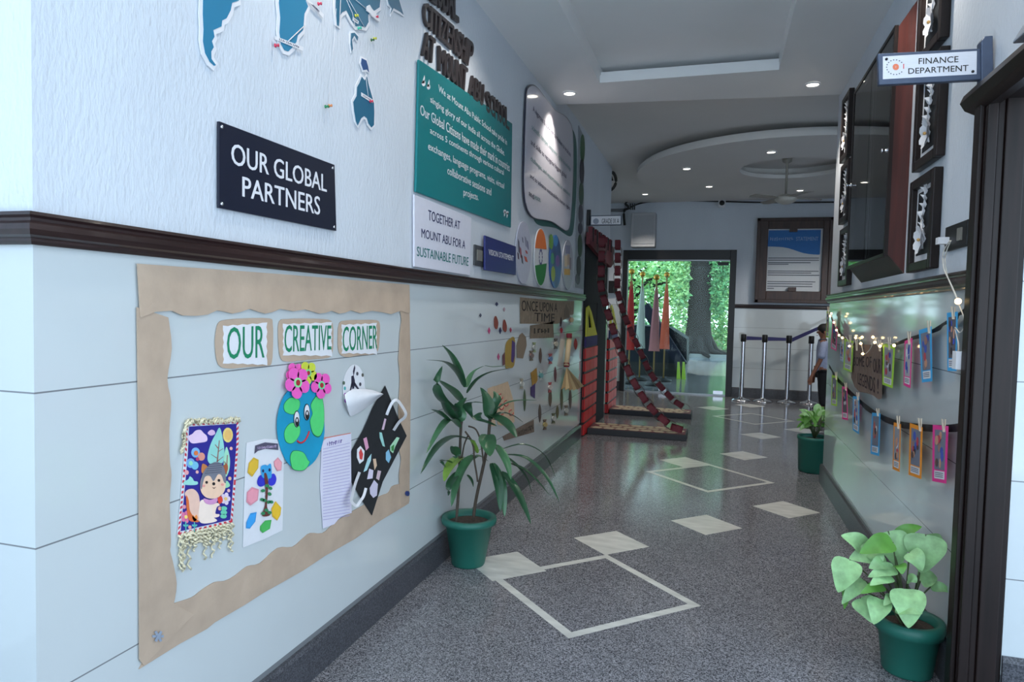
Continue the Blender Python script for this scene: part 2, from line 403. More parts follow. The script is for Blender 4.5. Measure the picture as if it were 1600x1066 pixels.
# right door frame (open doorway) with its heavy head moulding
d = MB()
for (x0, y0, x1, y1) in ((.80, 2.55, .925, 2.63), (.785, 2.56, .80, 2.615), (.80, 2.535, .83, 2.55), (.85, 2.53, .905, 2.55), (.83, 2.538, .85, 2.55)):
    d.box((x0, y0, 0), (x1, y1, 2.05), m_wood)
d.box((.80, 1.0, 2.0), (.925, 2.63, 2.08), m_wood)
d.build('door_1', kind='structure', bevel=.004)
h = MB()
prof = [(.835, 1.99), (.80, 1.985), (.77, 2.0), (.755, 2.025), (.765, 2.05), (.79, 2.075), (.835, 2.085)]
vs = [(x, 2.66, z) for x, z in prof]+[(x, 1.0, z) for x, z in prof]; k = len(prof)
h.add(vs, [(i, (i+1) % k, k+(i+1) % k, k+i) for i in range(k)]+[tuple(range(k)), tuple(range(2*k-1, k-1, -1))], m_wood)
h.build('trim_6', kind='structure')

# glass entrance in the back wall
d = MB(); fw = .075
m_frame = mat('black_frame', (24, 22, 24), .4)
d.box((DX0, YB-.05, 0), (DX0+fw, YB+.12, DZ), m_frame); d.box((DX1-fw-.02, YB-.05, 0), (DX1, YB+.12, DZ), m_frame)
d.box((DX0+fw, YB-.05, DZ-.15), (DX1-fw-.02, YB+.12, DZ), m_frame)
d.box((DX0+fw, YB-.015, DZ-.172), (DX1-fw-.02, YB+.06, DZ-.15), mat('alu', (170, 174, 178), .35, metal=.8))
d.build('door_2', kind='structure', bevel=.004)
gx0, gx1, gxm = DX0+fw, DX1-fw-.02, -.55
for i, (a, b) in enumerate(((gx0+.004, gxm-.004), (gxm+.004, gx1-.004))):
    g = MB(); g.box((a, YB+.02, .02), (b, YB+.032, DZ-.175), m_glass)
    g.build('door_%d' % (i+3), kind='structure')
g = MB(); g.box((gx0, YB+.012, 0), (gx1, YB+.04, .02), mat('alu', (170, 174, 178), .35))
g.build('trim_7', kind='structure')
for nm, xa, xb, za, lab in (('patch_fitting', -.88, -.76, .025, 'steel patch fitting at the foot of the left glass door leaf'), ('patch_fitting', -.02, .13, .025, 'steel patch fitting at the foot of the right glass door leaf'), ('patch_fitting', -.02, .15, DZ-.24, 'dark patch fitting at the top corner of the right glass door leaf')):
    g = MB(); g.box((xa, YB+.008, za), (xb, YB+.044, za+.055), m_steel if za < 1 else m_frame); g.build(nm, label=lab, cat='door fitting', group='patch fittings of the glass door')

# ================================================================== LEFT WALL, UPPER HALF
D0 = .001
m_navy = mat('sign_black', (30, 34, 50), .28, var=.02)
# black sign
th = thing('wall_sign', FL.pt(1.86, 1.56, 0), 'black wall sign reading OUR GLOBAL PARTNERS', 'sign')
b = MB(); q = [(337, 190), (518, 258), (521, 361), (337, 325)]; b.shape(FL, q, .004, m_navy, .008); pn = b.build('panel', th)
b = MB(); c1 = cm(0, 0, .4033)
b.text(FL, 'OUR GLOBAL', c1([(882, 553), (1253, 680), (1253, 745), (882, 636)]), .0124, m_white, .022); b.build('text_line', pn); b = MB()
b.text(FL, 'PARTNERS', c1([(925, 684), (1227, 764), (1227, 834), (925, 762)]), .0124, m_white, .022)
b.build('text_line', pn)
for p in ((341, 199), (515, 263), (517.5, 355), (341, 319)):
    b = MB(); u, v = FL.px(p); b.lathe(FL.pt(u, v, .012), [(.006, 0), (.006, .002), (.003, .004), (0, .004)], m_steel, 12, (1, 0, 0)); b.build('screw', pn)

# world map cut-outs
m_teal = mat('map_teal', (34, 122, 158), .5, var=.06, scale=3)
m_teal2 = mat('map_teal_deep', (26, 98, 128), .5, var=.06, scale=3)
c6 = cm(290, 0, .23125)
def cut(name, label, pts, tm, grow=5, raw=False):
    th = thing(name, (XL, *FL.px(pts[0])), label, 'map piece', 'world map cut-outs on the upper left wall')
    P = FL.pxs(c6(pts)); k = len(P); out = []
    ar = sum(P[i][0]*P[(i+1) % k][1]-P[(i+1) % k][0]*P[i][1] for i in range(k)); sg = 1 if ar > 0 else -1
    for i in range(k):
        a, b_ = Vector(P[i-1]), Vector(P[(i+1) % k]); t_ = (b_-a).normalized(); nrm = Vector((t_.y, -t_.x))*sg
        out.append((P[i][0]+nrm.x*.0026*grow, P[i][1]+nrm.y*.0026*grow))
    b = MB(); b.prism(FL, out, .002, .006, m_white); b.build('white_backing', th)
    b = MB(); b.prism(FL, P, .0061, .0075, tm); b.build('coloured_face', th)
cut('map_cutout', 'teal cut-out of the long southern continent at the left of the wall map', [(105, -60), (103, 100), (108, 200), (104, 280), (118, 360), (150, 420), (178, 446), (190, 442), (160, 400), (158, 350), (175, 320), (163, 280), (180, 250), (172, 205), (205, 190), (228, 180), (232, 140), (262, 125), (290, 70), (300, 20), (345, 5), (350, -60)], m_teal)
cut('map_cutout', 'teal cut-out continent with a white name strip across its tip', [(625, -60), (618, 20), (628, 120), (622, 220), (632, 300), (655, 340), (680, 348), (705, 325), (735, 285), (745, 240), (780, 205), (785, 160), (790, 95), (815, 45), (800, 10), (800, -60)], m_teal)
cut('map_cutout', 'largest teal cut-out at the top of the wall, crossed by white strings', [(1005, -60), (1002, 60), (1012, 170), (1022, 178), (1030, 110), (1045, 85), (1075, 70), (1090, 100), (1110, 140), (1140, 180), (1165, 175), (1205, 185), (1225, 150), (1222, 100), (1270, 70), (1300, 50), (1310, -60)], m_teal2)
cut('map_cutout', 'small ragged teal cut-out at the top beside the dark letters', [(1345, -40), (1365, 30), (1385, 60), (1372, 95), (1395, 55), (1440, 80), (1462, 100), (1450, 60), (1420, -40)], m_teal2, 4)
cut('map_cutout', 'thin teal island cut-out hanging under the largest map piece', [(1108, 225), (1104, 300), (1112, 350), (1120, 330), (1112, 270), (1130, 240), (1150, 275), (1155, 250), (1130, 222)], m_teal2, 3)
cut('map_cutout', 'small blue island cut-out just above the lowest map piece', [(1180, 395), (1175, 430), (1190, 475), (1215, 470), (1228, 490), (1222, 450), (1210, 410)], mat('map_blue', (24, 72, 128), .5), 3)
cut('map_cutout', 'lowest teal cut-out on the wall, notched at its foot', [(1180, 520), (1165, 560), (1148, 590), (1145, 650), (1122, 690), (1128, 750), (1140, 820), (1152, 848), (1175, 800), (1195, 785), (1215, 800), (1225, 835), (1245, 862), (1262, 845), (1264, 760), (1262, 700), (1245, 640), (1225, 570), (1215, 520), (1200, 545)], m_teal2, 4)
m_string = mat('thread', (220, 220, 224), .8)
def string(label, pts, r=.0012):
    b = MB(); b.tube([FL.pt(*FL.px(p), .0105) for p in c6(pts)], r, m_string, 5)
    b.build('thread', label=label, cat='string', group='white threads on the wall map')
string('thread slanting down across the lower part of the continent left of the strings', [(785, 175), (700, 255), (672, 282)], .0016)
string('long thin thread hanging straight down to the lone pins under the map', [(1000, 60), (985, 300), (950, 640), (950, 715)], .0008)
string('thread from the top edge down to the left tip of the largest map piece', [(1030, -10), (1022, 180)])
string('longest of the threads fanning over the largest map piece, ending at its foot', [(1080, -10), (1195, 190)])
string('thread ending at the yellow pin on the largest map piece', [(1065, -10), (1110, 90), (1130, 190)])
string('thread slanting right to the white knot on the largest map piece', [(1120, -10), (1220, 75)])
string('short thread above the name strip on the lowest map piece', [(1198, 490), (1208, 580), (1218, 650)])
def pin(label, p, col):
    u, v = FL.px(c6([p])[0]); b = MB()
    b.lathe(FL.pt(u, v, .008), [(.0, 0), (.006, .001), (.006, .003), (.003, .004), (.003, .009), (.005, .011), (.005, .013), (0, .0135)], hexm(col, .3), 10, (1, 0, 0))
    b.build('push_pin', label=label, cat='pin', group='push pins on the wall map')
RED, GRN, YEL = (214, 52, 84), (44, 140, 90), (206, 204, 70)
for lab, p, col in (('red pin left of the name strip on the continent tip', (588, 310), RED), ('red pin above the name strip right of the same continent', (880, 28), RED), ('yellow pin on the largest map piece', (1132, 108), YEL), ('green pin below the yellow pin on the largest map piece', (1152, 192), (60, 190, 160)), ('pale red pin at the right edge of the largest map piece', (1268, 116), RED), ('yellow pin of the loose cluster right of the islands', (1256, 262), YEL), ('dark green pin of the loose cluster right of the islands', (1240, 272), (30, 90, 50)), ('green pin of the lone pair low under the map', (928, 722), GRN), ('orange pin of the lone pair low under the map', (952, 716), (224, 140, 80)), ('red pin on the name strip of the lowest map piece', (1232, 686), RED)):
    pin(lab, p, col)
def strip(label, quad, txt):
    b = MB(); b.shape(FL, c6(quad), .0085, m_white, .001)
    q = inset(c6(quad), .72); b.scribble(FL, q, .0096, hexm((90, 90, 110)), len(txt))
    b.build('name_strip', label=label, cat='label', group='name strips on the wall map')
strip('white name strip across the tip of the continent left of the strings', [(588, 245), (780, 320), (775, 345), (585, 268)], 'SOUTH AFRICA')
strip('white name strip slanting at the right edge of that continent near the top', [(800, 5), (815, 0), (918, 100), (912, 122)], 'NAMES')
strip('small white name strip on the lowest map piece', [(1172, 625), (1252, 675), (1250, 698), (1172, 650)], 'AUSTRALIA')
strip('tiny white strip among the threads on the largest map piece', [(1115, 115), (1155, 145), (1152, 165), (1113, 140)], 'NEPAL')
b = MB(); b.shape(FL, c6([(1208, 45), (1225, 35), (1240, 60), (1262, 85), (1298, 140), (1290, 150), (1245, 115), (1225, 90), (1205, 75)]), .0085, m_white, .004)
b.build('name_strip', label='crumpled white strip at the right edge of the largest map piece', cat='label', group='name strips on the wall map')

# raised letters
m_let = mat('letter_brown', (52, 44, 44), .35, var=.1)
ORD = ['first', 'second', 'third', 'fourth']
def raised_word(word, quad, line):
    q = [FL.px(p) for p in quad]; n = len(word)
    wd = [.42 if ch == 'I' else 1.15 if ch == 'M' else 1.0 for ch in word]; tot = sum(wd)+.1*(n-1); x = 0
    for i, ch in enumerate(word):
        a, e = x/tot, (x+wd[i])/tot; x += wd[i]+.1
        def L2(s_, t_, k): return [s_[j]+(t_[j]-s_[j])*k for j in (0, 1)]
        qq = [L2(q[0], q[1], a), L2(q[0], q[1], e), L2(q[3], q[2], e), L2(q[3], q[2], a)]
        b = MB(); b.text(FL, ch, qq, .003, m_let, .05, th=.013, px=False)
        rep = word.count(ch) > 1
        lab = 'raised dark brown wall letter %s in the word %s' % (ch, line)
        if rep: lab = '%s raised dark brown letter %s of the wall word %s' % (ORD[word[:i].count(ch)], ch, line)
        b.build('wall_letter', label=lab, cat='letter', group='raised dark letters above the green panel')
c2 = cm(600, 0, .21578)
raised_word('GLOBAL', c2([(270, -290), (520, -110), (522, 165), (275, -30)]), 'GLOBAL')
raised_word('CITIZENSHIP', c2([(272, 8), (634, 322), (612, 495), (270, 170)]), 'CITIZENSHIP')
raised_word('AT', c2([(275, 225), (352, 290), (340, 468), (260, 400)]), 'AT')
raised_word('MOUNT', c2([(380, 335), (588, 500), (575, 668), (380, 510)]), 'MOUNT')
raised_word('ABU', c2([(610, 540), (708, 618), (700, 775), (600, 692)]), 'ABU')
raised_word('SCHOOL', c2([(725, 655), (888, 795), (890, 945), (722, 805)]), 'SCHOOL')

# green quotation panel
m_green = mat('panel_green', (24, 122, 126), .3, spec=.3, var=.03, scale=2)
th = thing('quote_panel', FL.pt(3.55, 1.82, 0), 'large green panel of white quotation text under the raised letters', 'panel')
b = MB(); q = [(650, 93), (797, 193), (795, 356), (645, 300)]; b.shape(FL, q, .004, m_green, .012); pn = b.build('panel', th, bevel=.004)
c3 = cm(640, 80, .2532)
def tl(b, F, s, x0, y0, x1, y1, h0, h1, d, mt, bold=.012, c=c3):
    # baseline from (x0,y0) to (x1,y1), letter heights h0, h1 in crop units
    b.text(F, s, c([(x0, y0-h0), (x1, y1-h1), (x1, y1), (x0, y0)]), d, mt, bold)
for s_, x0, y0, x1, y1, h0, h1 in (
    ('We at Mount Abu Public School take pride in', 158, 262, 585, 592, 55, 46), ('singing glory of our India all across the Globe.', 108, 328, 570, 658, 52, 46),
    ('Our Global Citizens have made their mark in countries', 45, 392, 602, 745, 64, 50), ('across 5 continents through various cultural', 106, 520, 565, 776, 52, 42),
    ('exchanges, language programs, visits, virtual', 94, 622, 568, 862, 62, 46), ('collaborative sessions and', 214, 758, 487, 893, 48, 46), ('projects.', 314, 905, 408, 935, 56, 50)):
    b = MB(); tl(b, FL, s_, x0, y0, x1, y1, h0, h1, .0164, m_white); b.build('text_line', pn)
for i, (x, y, r, sg) in enumerate(((66, 200, 12, 1), (96, 222, 11, 1), (572, 990, 8, -1), (588, 998, 8, -1))):
    b = MB()
    b.ell(FL, c3([(x, y)])[0], r*.2532, r*.2532*1.5, .0164, m_white, .0004)
    b.shape(FL, c3([(x-r*sg, y), (x+sg*r*.4, y-sg*r*4.2), (x+sg*r*.6, y-sg*r*3.2), (x+sg*r*.4, y)]), .0164, m_white, .0004); b.build('quotation_mark', pn)

# white slogan panel
th = thing('slogan_panel', FL.pt(3.17, 1.48, 0), 'white panel reading TOGETHER AT MOUNT ABU FOR A SUSTAINABLE FUTURE', 'panel')
b = MB(); b.shape(FL, [(643, 304), (733, 340), (731, 431), (643, 417)], .004, mat('panel_white', (222, 222, 234), .3, var=.02), .01); pn = b.build('panel', th, bevel=.003)
c3b = cm(600, 220, .21578); nv = hexm((40, 46, 92)); gn = hexm((22, 112, 112))
b = MB()
b.text(FL, 'TOGETHER AT', c3b([(300, 500), (532, 585), (530, 645), (300, 575)]), .0144, nv, .014); b.build('text_line', pn); b = MB()
b.text(FL, 'MOUNT ABU FOR A', c3b([(250, 635), (570, 725), (568, 785), (250, 700)]), .0144, nv, .014)
b.build('text_line', pn)
b = MB(); b.text(FL, 'SUSTAINABLE FUTURE', c3b([(217, 765), (594, 845), (592, 908), (217, 835)]), .0144, gn, .014); b.build('text_line', pn, label='green line of lettering')

# vision statement sign and the switch behind it
b = MB(); u, v = FL.px((741, 401)); u2, v2 = FL.px((752, 401))
b.rect(FL, u-.02, 1.545, u2+.05, 1.66, .002, .012, mat('switch_grey', (70, 72, 74), .4)); b.rect(FL, u+.01, 1.575, u2-.02, 1.635, .012, .016, mat('switch_face', (128, 126, 118), .4))
b.build('switch_plate', label='grey switch plate half hidden behind the blue VISION STATEMENT sign', cat='switch')
th = thing('wall_sign', FL.pt(4.05, 1.52, 0), 'dark blue sign reading VISION STATEMENT', 'sign')
b = MB(); b.shape(FL, [(750, 368), (799, 385), (799, 430), (750, 422)], .02, hexm((34, 42, 110), .35), .012); pn = b.build('panel', th, bevel=.003)
b = MB(); b.text(FL, 'VISION STATEMENT', c3b([(720, 785), (905, 835), (903, 872), (720, 825)]), .0324, m_white, .012); b.build('text_line', pn)

# wavy white panel with dark outline on a green backing
th = thing('wavy_panel', FL.pt(5.2, 1.8, 0), 'tall white wavy edged panel of grey text on a green backing', 'panel')
c8 = cm(780, 120, .319)
wv = [(120, 75), (128, 48), (150, 38), (180, 58), (225, 118), (265, 165), (315, 195), (345, 245), (354, 330), (352, 500), (345, 640), (335, 735), (320, 757), (295, 745), (250, 715), (205, 704), (165, 698), (135, 675), (113, 615), (106, 520), (108, 400), (112, 250), (117, 130)]
W2 = smooth_closed(c8(wv), 4); uv = FL.pxs(W2)
b = MB(); b.prism(FL, [(u+.22, v-.02) for u, v in uv if 1], .002, .006, hexm((36, 98, 92), .4)); b.build('green_backing', th)
b = MB(); b.prism(FL, uv, .012, .02, hexm((40, 40, 60), .3)); b.build('dark_edge', th)
cx = sum(u for u, v in uv)/len(uv); cz = sum(v for u, v in uv)/len(uv)
b = MB(); b.prism(FL, [(cx+(u-cx)*.975, cz+(v-cz)*.985) for u, v in uv], .0201, .0222, mat('panel_gloss', (206, 204, 216), .12, var=.02)); pn = b.build('face', th)
c9 = cm(810, 140, .1875); dk = hexm((66, 62, 84)); gr = hexm((112, 140, 142))
for s_, x0, y0, x1, y1, h, mt in (('A vigorous & coherent curriculum to inculcate', 95, 195, 415, 575, 62, dk), ('scientific temper, empower, ignite knowledge', 85, 345, 415, 695, 62, gr), ('and skills to recognise biggest global', 78, 470, 378, 755, 60, dk), ('challenges, and opportunities for sustained', 76, 605, 410, 905, 55, gr), ('and to advance sustainability, human rights', 70, 745, 408, 1015, 50, dk)):
    b = MB(); tl(b, FL, s_, x0, y0, x1, y1, h, h*.8, .0226, mt, .01, c9); b.build('text_line', pn)
b = MB(); tl(b, FL, 'and', 62, 880, 102, 918, 45, 45, .0226, dk, .01, c9); tl(b, FL, 'peace.', 106, 922, 162, 955, 45, 45, .0226, gr, .01, c9)
b.build('text_line', pn)

# four ovals under it
def oval(label, c, rx, ry, fn):
    th = thing('oval_board', FL.pt(*FL.px((c[0], c[1]+ry))), label, 'board', 'oval boards under the wavy panel')
    b = MB(); b.ell(FL, c, rx, ry, .004, fn(None), .008, 36); pn = b.build('board', th)
    b = MB(); fn(b); b.build('print', pn)
def ov1(b, c=(815.5, 395)):
    if b is None: return hexm((186, 188, 206), .4)
    for (x, y, w, h, col) in ((808, 385, 1.5, 12, (60, 60, 80)), (811, 395, 1.6, 10, (150, 60, 70)), (813, 405, 2, 8, (80, 84, 96)), (819, 378, 2, 9, (140, 140, 160)), (822, 383, 1.6, 8, (120, 120, 150)), (819, 405, 3, 5, (196, 96, 80)), (807, 400, 1.5, 6, (90, 70, 90)), (820, 394, 2.2, 3, (170, 80, 80)), (814, 375, 1, 5, (90, 90, 110))):
        b.shape(FL, [(x-w, y-h), (x+w*.3, y-h*.6), (x+w, y+h), (x-w*.2, y+h*.7)], .0122, hexm(col))
def ov2(b):
    if b is None: return hexm((214, 214, 220), .4)
    cx, cy_, rx, ry = 842.5, 402, 9.6, 45
    def cap(a0, a1, col):
        P = [(cx+rx*.98*math.cos(a0+(a1-a0)*i/14), cy_+ry*.98*math.sin(a0+(a1-a0)*i/14)) for i in range(15)]; b.shape(FL, P, .0122, hexm(col))
    cap(PI+.33, 2*PI-.28, (216, 112, 48)); cap(.22, PI-.3, (34, 124, 62))
    for i in range(12):
        a = 2*PI*i/12; b.ell(FL, (cx+2.4*math.cos(a), cy_+11*math.sin(a)), .5, 2.6, .0122, hexm((60, 60, 120)), n=8)
def ov3(b):
    if b is None: return mat('globe_blue', (44, 84, 150), .35, var=.5, scale=5)
    for c, rx, ry, col in (((859, 378), 3.2, 12, (100, 150, 60)), ((862, 428), 3.2, 12, (140, 160, 50)), ((869, 408), 3, 9, (110, 70, 150)), ((866, 376), 3.5, 9, (60, 130, 190)), ((861, 404), 2.4, 9, (70, 150, 110))):
        b.ell(FL, c, rx, ry, .0122, hexm(col, .4))
def ov4(b):
    if b is None: return hexm((168, 170, 184), .4)
    for x, y, w, h, col in ((882, 408, 2.2, 9, (214, 196, 170)), (886, 406, 2, 9, (190, 170, 150)), (884, 425, 4.5, 5, (210, 170, 100)), (885, 390, 3.5, 7, (140, 144, 170)), (889, 412, 1.5, 10, (150, 140, 150))):
        b.shape(FL, [(x-w, y-h), (x+w, y-h*.9), (x+w, y+h), (x-w, y+h*.9)], .0122, hexm(col))
oval('pale oval board with small dark and red sketches, nearest the blue sign', (815.5, 395), 12, 49, ov1)
oval('oval board in orange, white and green bands', (842.5, 402), 9.8, 46, ov2)
oval('oval board painted as a blue and green globe', (866, 409), 9.3, 41.5, ov3)
oval('grey oval board at the end of the row, next to the globe oval', (885.5, 414), 8.2, 39, ov4)
# tall strip with pictures
th = thing('picture_strip', FL.pt(6.75, 1.5, 0), 'narrow tall strip of green and dark oval pictures at the far end of the wall', 'board')
b = MB(); b.shape(FL, [(903, 196), (911, 214), (911, 452), (896, 449)], .003, mat('strip_grey', (150, 156, 164), .5), .006); pn = b.build('panel', th)
for (x, y, h, col) in ((908.5, 232, 22, (58, 100, 62)), (907.5, 268, 20, (42, 42, 54)), (906.5, 303, 18, (52, 84, 60)), (905.5, 334, 15, (62, 62, 74)), (905, 357, 9, (50, 50, 66)), (904.5, 384, 18, (40, 72, 44)), (902.5, 416, 16, (46, 46, 54)), (901, 436, 9, (70, 74, 84))):
    b = MB(); b.ell(FL, (x, y), 3.4, h, .0092, hexm(col, .45), .004, 16); b.build('picture', pn)
b = MB(); b.shape(FL, [(912.5, 430), (917, 431), (917, 466), (912.5, 465)], .002, hexm((176, 186, 200), .4), .01)

# ================================================================== LEFT WALL, TILED HALF
c4 = cm(200, 400, .3003); c5 = cm(200, 640, .3938); c7 = cm(520, 560, .2534); ct = cm(270, 640, .2532)
def paper_strip(label, pts, d=.002):
    b = MB(); b.shape(FL, pts, d, m_kraft, .0025); return b.build('paper_strip', label=label, cat='paper', group='brown paper border of the display')
top_in = [(215, 496)] + c4([(130, 290), (215, 285), (270, 310), (340, 312), (400, 305), (450, 283), (490, 290), (530, 300), (570, 292), (620, 275), (660, 288), (700, 300), (740, 292), (780, 275), (850, 288), (910, 278), (945, 288), (985, 300), (1020, 295), (1050, 285), (1090, 300), (1120, 295), (1150, 283), (1200, 298), (1260, 285), (1310, 292), (1360, 303), (1410, 285), (1440, 295)])
paper_strip('top strip of the brown paper border, scalloped along its lower edge', [(210, 412), (430, 428), (637, 445), (638, 489)] + top_in[::-1], .0065)
left_in = c4([(200, 320), (218, 480), (195, 640), (215, 760), (205, 900)]) + c5([(158, 200), (165, 260), (158, 360), (163, 520), (160, 560), (170, 600), (186, 690), (175, 770)])
paper_strip('wide left strip of the brown paper border, beside the squirrel banner', [(211, 480), (214, 700), (215, 1030), (222, 1040), (300, 960)] + smooth_open(left_in, 3)[::-1], .0035)
bot_in = c5([(175, 770), (250, 745), (290, 715), (340, 685), (380, 680), (420, 660), (470, 622), (520, 610), (590, 550), (650, 545), (690, 512), (720, 490), (770, 490), (810, 455), (860, 420), (940, 375), (1000, 342), (1030, 330), (1045, 305), (1075, 295)])
bot_out = c5([(1113, 372), (1000, 440), (900, 512), (780, 580), (690, 640), (530, 730), (460, 775), (340, 845), (310, 870), (200, 930), (40, 1030)])
paper_strip('bottom strip of the brown paper border, torn wavy along its upper edge', smooth_open(bot_in, 3) + bot_out, .001)
right_in = c4([(1405, 270), (1418, 330), (1410, 400), (1405, 500), (1402, 540), (1410, 640), (1402, 800)]) + c5([(1072, 150), (1080, 200), (1072, 260), (1076, 330)])
paper_strip('narrow right strip of the brown paper border, beside the black paper', [(638, 470), (640, 600), (638, 784), (624, 792)] + smooth_open(right_in, 3)[::-1], .0035)

# word cards
m_ink = hexm((24, 132, 92), .6)
def word_card(word, outer, inner, quad):
    th = thing('word_card', FL.pt(*FL.px(c4(outer)[0])), 'white word card on brown paper reading %s' % word, 'card', 'word cards of the display heading')
    b = MB(); b.prism(FL, FL.pxs(smooth_closed(c4(outer), 3)), .002, .0035, m_kraft); b.build('paper_backing', th)
    b = MB(); b.prism(FL, FL.pxs(c4(inner)), .0036, .0048, m_white); pn = b.build('card', th)
    b = MB(); b.text(FL, word, c4(quad), .0052, m_ink, .004); b.build('lettering', pn)
def jag(x0, y0, x1, y1, dx=0, dy=0):
    P = []; n = 9
    for i in range(n): P.append((x0+(x1-x0)*i/n, y0+dy*i/n+(5 if i % 2 else 0)))
    for i in range(n): P.append((x1-(5 if i % 2 else 0), y0+dy+(y1-y0-dy*1.6)*i/n))
    for i in range(n): P.append((x1-(x1-x0)*i/n, y1-dy*.6+dy*.6*i/n-(5 if i % 2 else 0)))
    for i in range(n): P.append((x0+(5 if i % 2 else 0), y1-(y1-y0)*i/n))
    return P
word_card('OUR', [(465, 350), (500, 333), (600, 325), (730, 325), (748, 352), (750, 450), (743, 555), (715, 572), (600, 580), (520, 586), (465, 565), (448, 470), (452, 400)], jag(488, 362, 718, 560, dy=-16), [(508, 372), (702, 360), (702, 530), (506, 538)])
word_card('CREATIVE', [(782, 342), (830, 328), (940, 326), (1040, 332), (1062, 360), (1064, 430), (1060, 500), (1038, 530), (930, 540), (820, 550), (788, 525), (778, 440)], jag(800, 352, 1056, 518, dy=-8), [(808, 360), (1050, 360), (1050, 488), (806, 502)])
word_card('CORNER', [(1095, 352), (1130, 336), (1210, 333), (1290, 335), (1307, 360), (1305, 430), (1298, 490), (1270, 512), (1200, 518), (1130, 526), (1094, 502), (1088, 430)], jag(1106, 356, 1290, 508, dy=-8), [(1112, 368), (1290, 360), (1290, 482), (1110, 498)])

# squirrel banner
th = thing('banner', FL.pt(*FL.px((318, 830))), 'dark blue children banner of a squirrel with cream yarn fringe', 'banner')
b = MB(); b.shape(FL, ct([(75, 85), (398, 68), (398, 200), (380, 450), (360, 695), (22, 775), (45, 520), (68, 250)]), .002, m_white, .002)
n = 26
edge = [(75, 85), (398, 68), (398, 200), (380, 450), (360, 695), (22, 775), (45, 520), (68, 250), (75, 85)]
for i in range(len(edge)-1):
    (x0, y0), (x1, y1) = edge[i], edge[i+1]; L_ = math.hypot(x1-x0, y1-y0); k = max(2, int(L_/16))
    cx, cz = 215, 420
    for j in range(k):
        if j % 2: continue
        a, e = j/k, (j+1)/k
        A = (x0+(x1-x0)*a, y0+(y1-y0)*a); Bq = (x0+(x1-x0)*e, y0+(y1-y0)*e)
        ins = lambda p: (p[0]+(cx-p[0])*.07, p[1]+(cz-p[1])*.045)
        b.shape(FL, ct([A, Bq, ins(Bq), ins(A)]), .0041, hexm((206, 52, 72)), .0005)
b.build('border', th)
b = MB(); blue = hexm((42, 36, 138), .6)
b.shape(FL, ct([(92, 105), (384, 88), (383, 220), (364, 450), (346, 680), (40, 750), (64, 500), (85, 260)]), .0046, blue, .0006)
def P_(pts, col, lay, sm=True):
    q = smooth_closed(ct(pts), 4) if sm else ct(pts); b.shape(FL, q, .0052+.0006*lay, hexm(col), .0005)
def O_(x, y, rx, ry, col, lay, rot=0): b.ell(FL, ct([(x, y)])[0], rx*.2532, ry*.2532, .0052+.0006*lay, hexm(col), .0005, 14, rot)
P_([(90, 190), (85, 165), (110, 150), (130, 130), (160, 125), (180, 145), (200, 165), (198, 195), (150, 205), (110, 208)], (236, 204, 228), 0)
P_([(205, 145), (225, 125), (245, 130), (250, 150), (225, 160)], (226, 188, 220), 0)
O_(330, 157, 31, 46, (240, 214, 122), 0); O_(330, 157, 22, 33, (238, 190, 110), 1)
P_([(280, 112), (300, 190), (308, 270), (296, 330), (255, 345), (215, 330), (204, 290), (225, 210), (255, 150)], (150, 214, 204), 0)
P_([(322, 230), (342, 300), (338, 370), (318, 415), (305, 380), (306, 290)], (164, 222, 190), 0)
for x0, y0, x1, y1 in ((262, 335, 276, 190), (262, 300, 225, 275), (268, 260, 300, 240), (262, 320, 300, 290), (270, 240, 250, 215), (318, 400, 326, 280), (318, 340, 308, 320)):
    P_([(x0-4, y0), (x1-2, y1), (x1+2, y1), (x0+4, y0)], (150, 100, 90), 1, False)
for x, y, r, col in ((100, 330, 26, (120, 170, 222)), (130, 265, 27, (126, 180, 226)), (165, 290, 22, (226, 150, 130)), (125, 345, 22, (120, 190, 220)), (98, 330, 13, (150, 220, 190)), (131, 268, 13, (226, 120, 60)), (140, 305, 10, (190, 60, 110)), (75, 388, 13, (238, 166, 170)), (140, 385, 9, (236, 180, 170)), (350, 240, 9, (240, 180, 160)), (60, 600, 11, (230, 150, 170)), (335, 500, 9, (240, 190, 180)), (280, 610, 11, (238, 170, 150)), (342, 425, 10, (236, 190, 150)), (95, 725, 10, (240, 160, 150))):
    O_(x, y, r, r*1.15, col, 2 if (x, y) in ((98, 330), (131, 268), (140, 305)) else (1 if r == 22 else 0))
P_([(60, 462), (58, 445), (85, 430), (95, 412), (112, 425), (120, 440), (142, 445), (140, 462), (100, 466)], (158, 220, 206), 0)
P_([(303, 480), (320, 440), (335, 450), (342, 470), (325, 482)], (160, 222, 180), 0)
# squirrel
P_([(62, 520), (80, 495), (115, 490), (145, 520), (155, 570), (160, 640), (150, 690), (120, 690), (95, 665), (85, 610), (78, 555)], (238, 196, 176), 1)
P_([(70, 530), (85, 560), (92, 620), (115, 660), (150, 690), (115, 692), (88, 680), (74, 620)], (222, 108, 54), 2)
P_([(160, 560), (200, 555), (235, 570), (250, 610), (238, 660), (260, 685), (210, 700), (160, 698), (145, 660), (150, 600)], (250, 228, 212), 3)
P_([(235, 590), (262, 575), (275, 590), (258, 600), (248, 640), (272, 645), (268, 660), (235, 660)], (250, 222, 204), 4)
P_([(165, 385), (170, 335), (196, 345), (205, 370), (185, 395)], (202, 128, 72), 2); P_([(298, 350), (322, 334), (328, 365), (315, 395), (300, 380)], (170, 92, 56), 2)
P_([(155, 470), (165, 410), (200, 352), (250, 324), (292, 345), (310, 400), (312, 460), (300, 510), (255, 545), (200, 545), (165, 515)], (246, 206, 176), 4)
P_([(155, 470), (165, 405), (198, 352), (250, 322), (292, 343), (310, 400), (312, 450), (300, 445), (285, 405), (262, 400), (236, 440), (215, 410), (185, 412), (170, 450), (162, 490)], (122, 124, 136), 5)
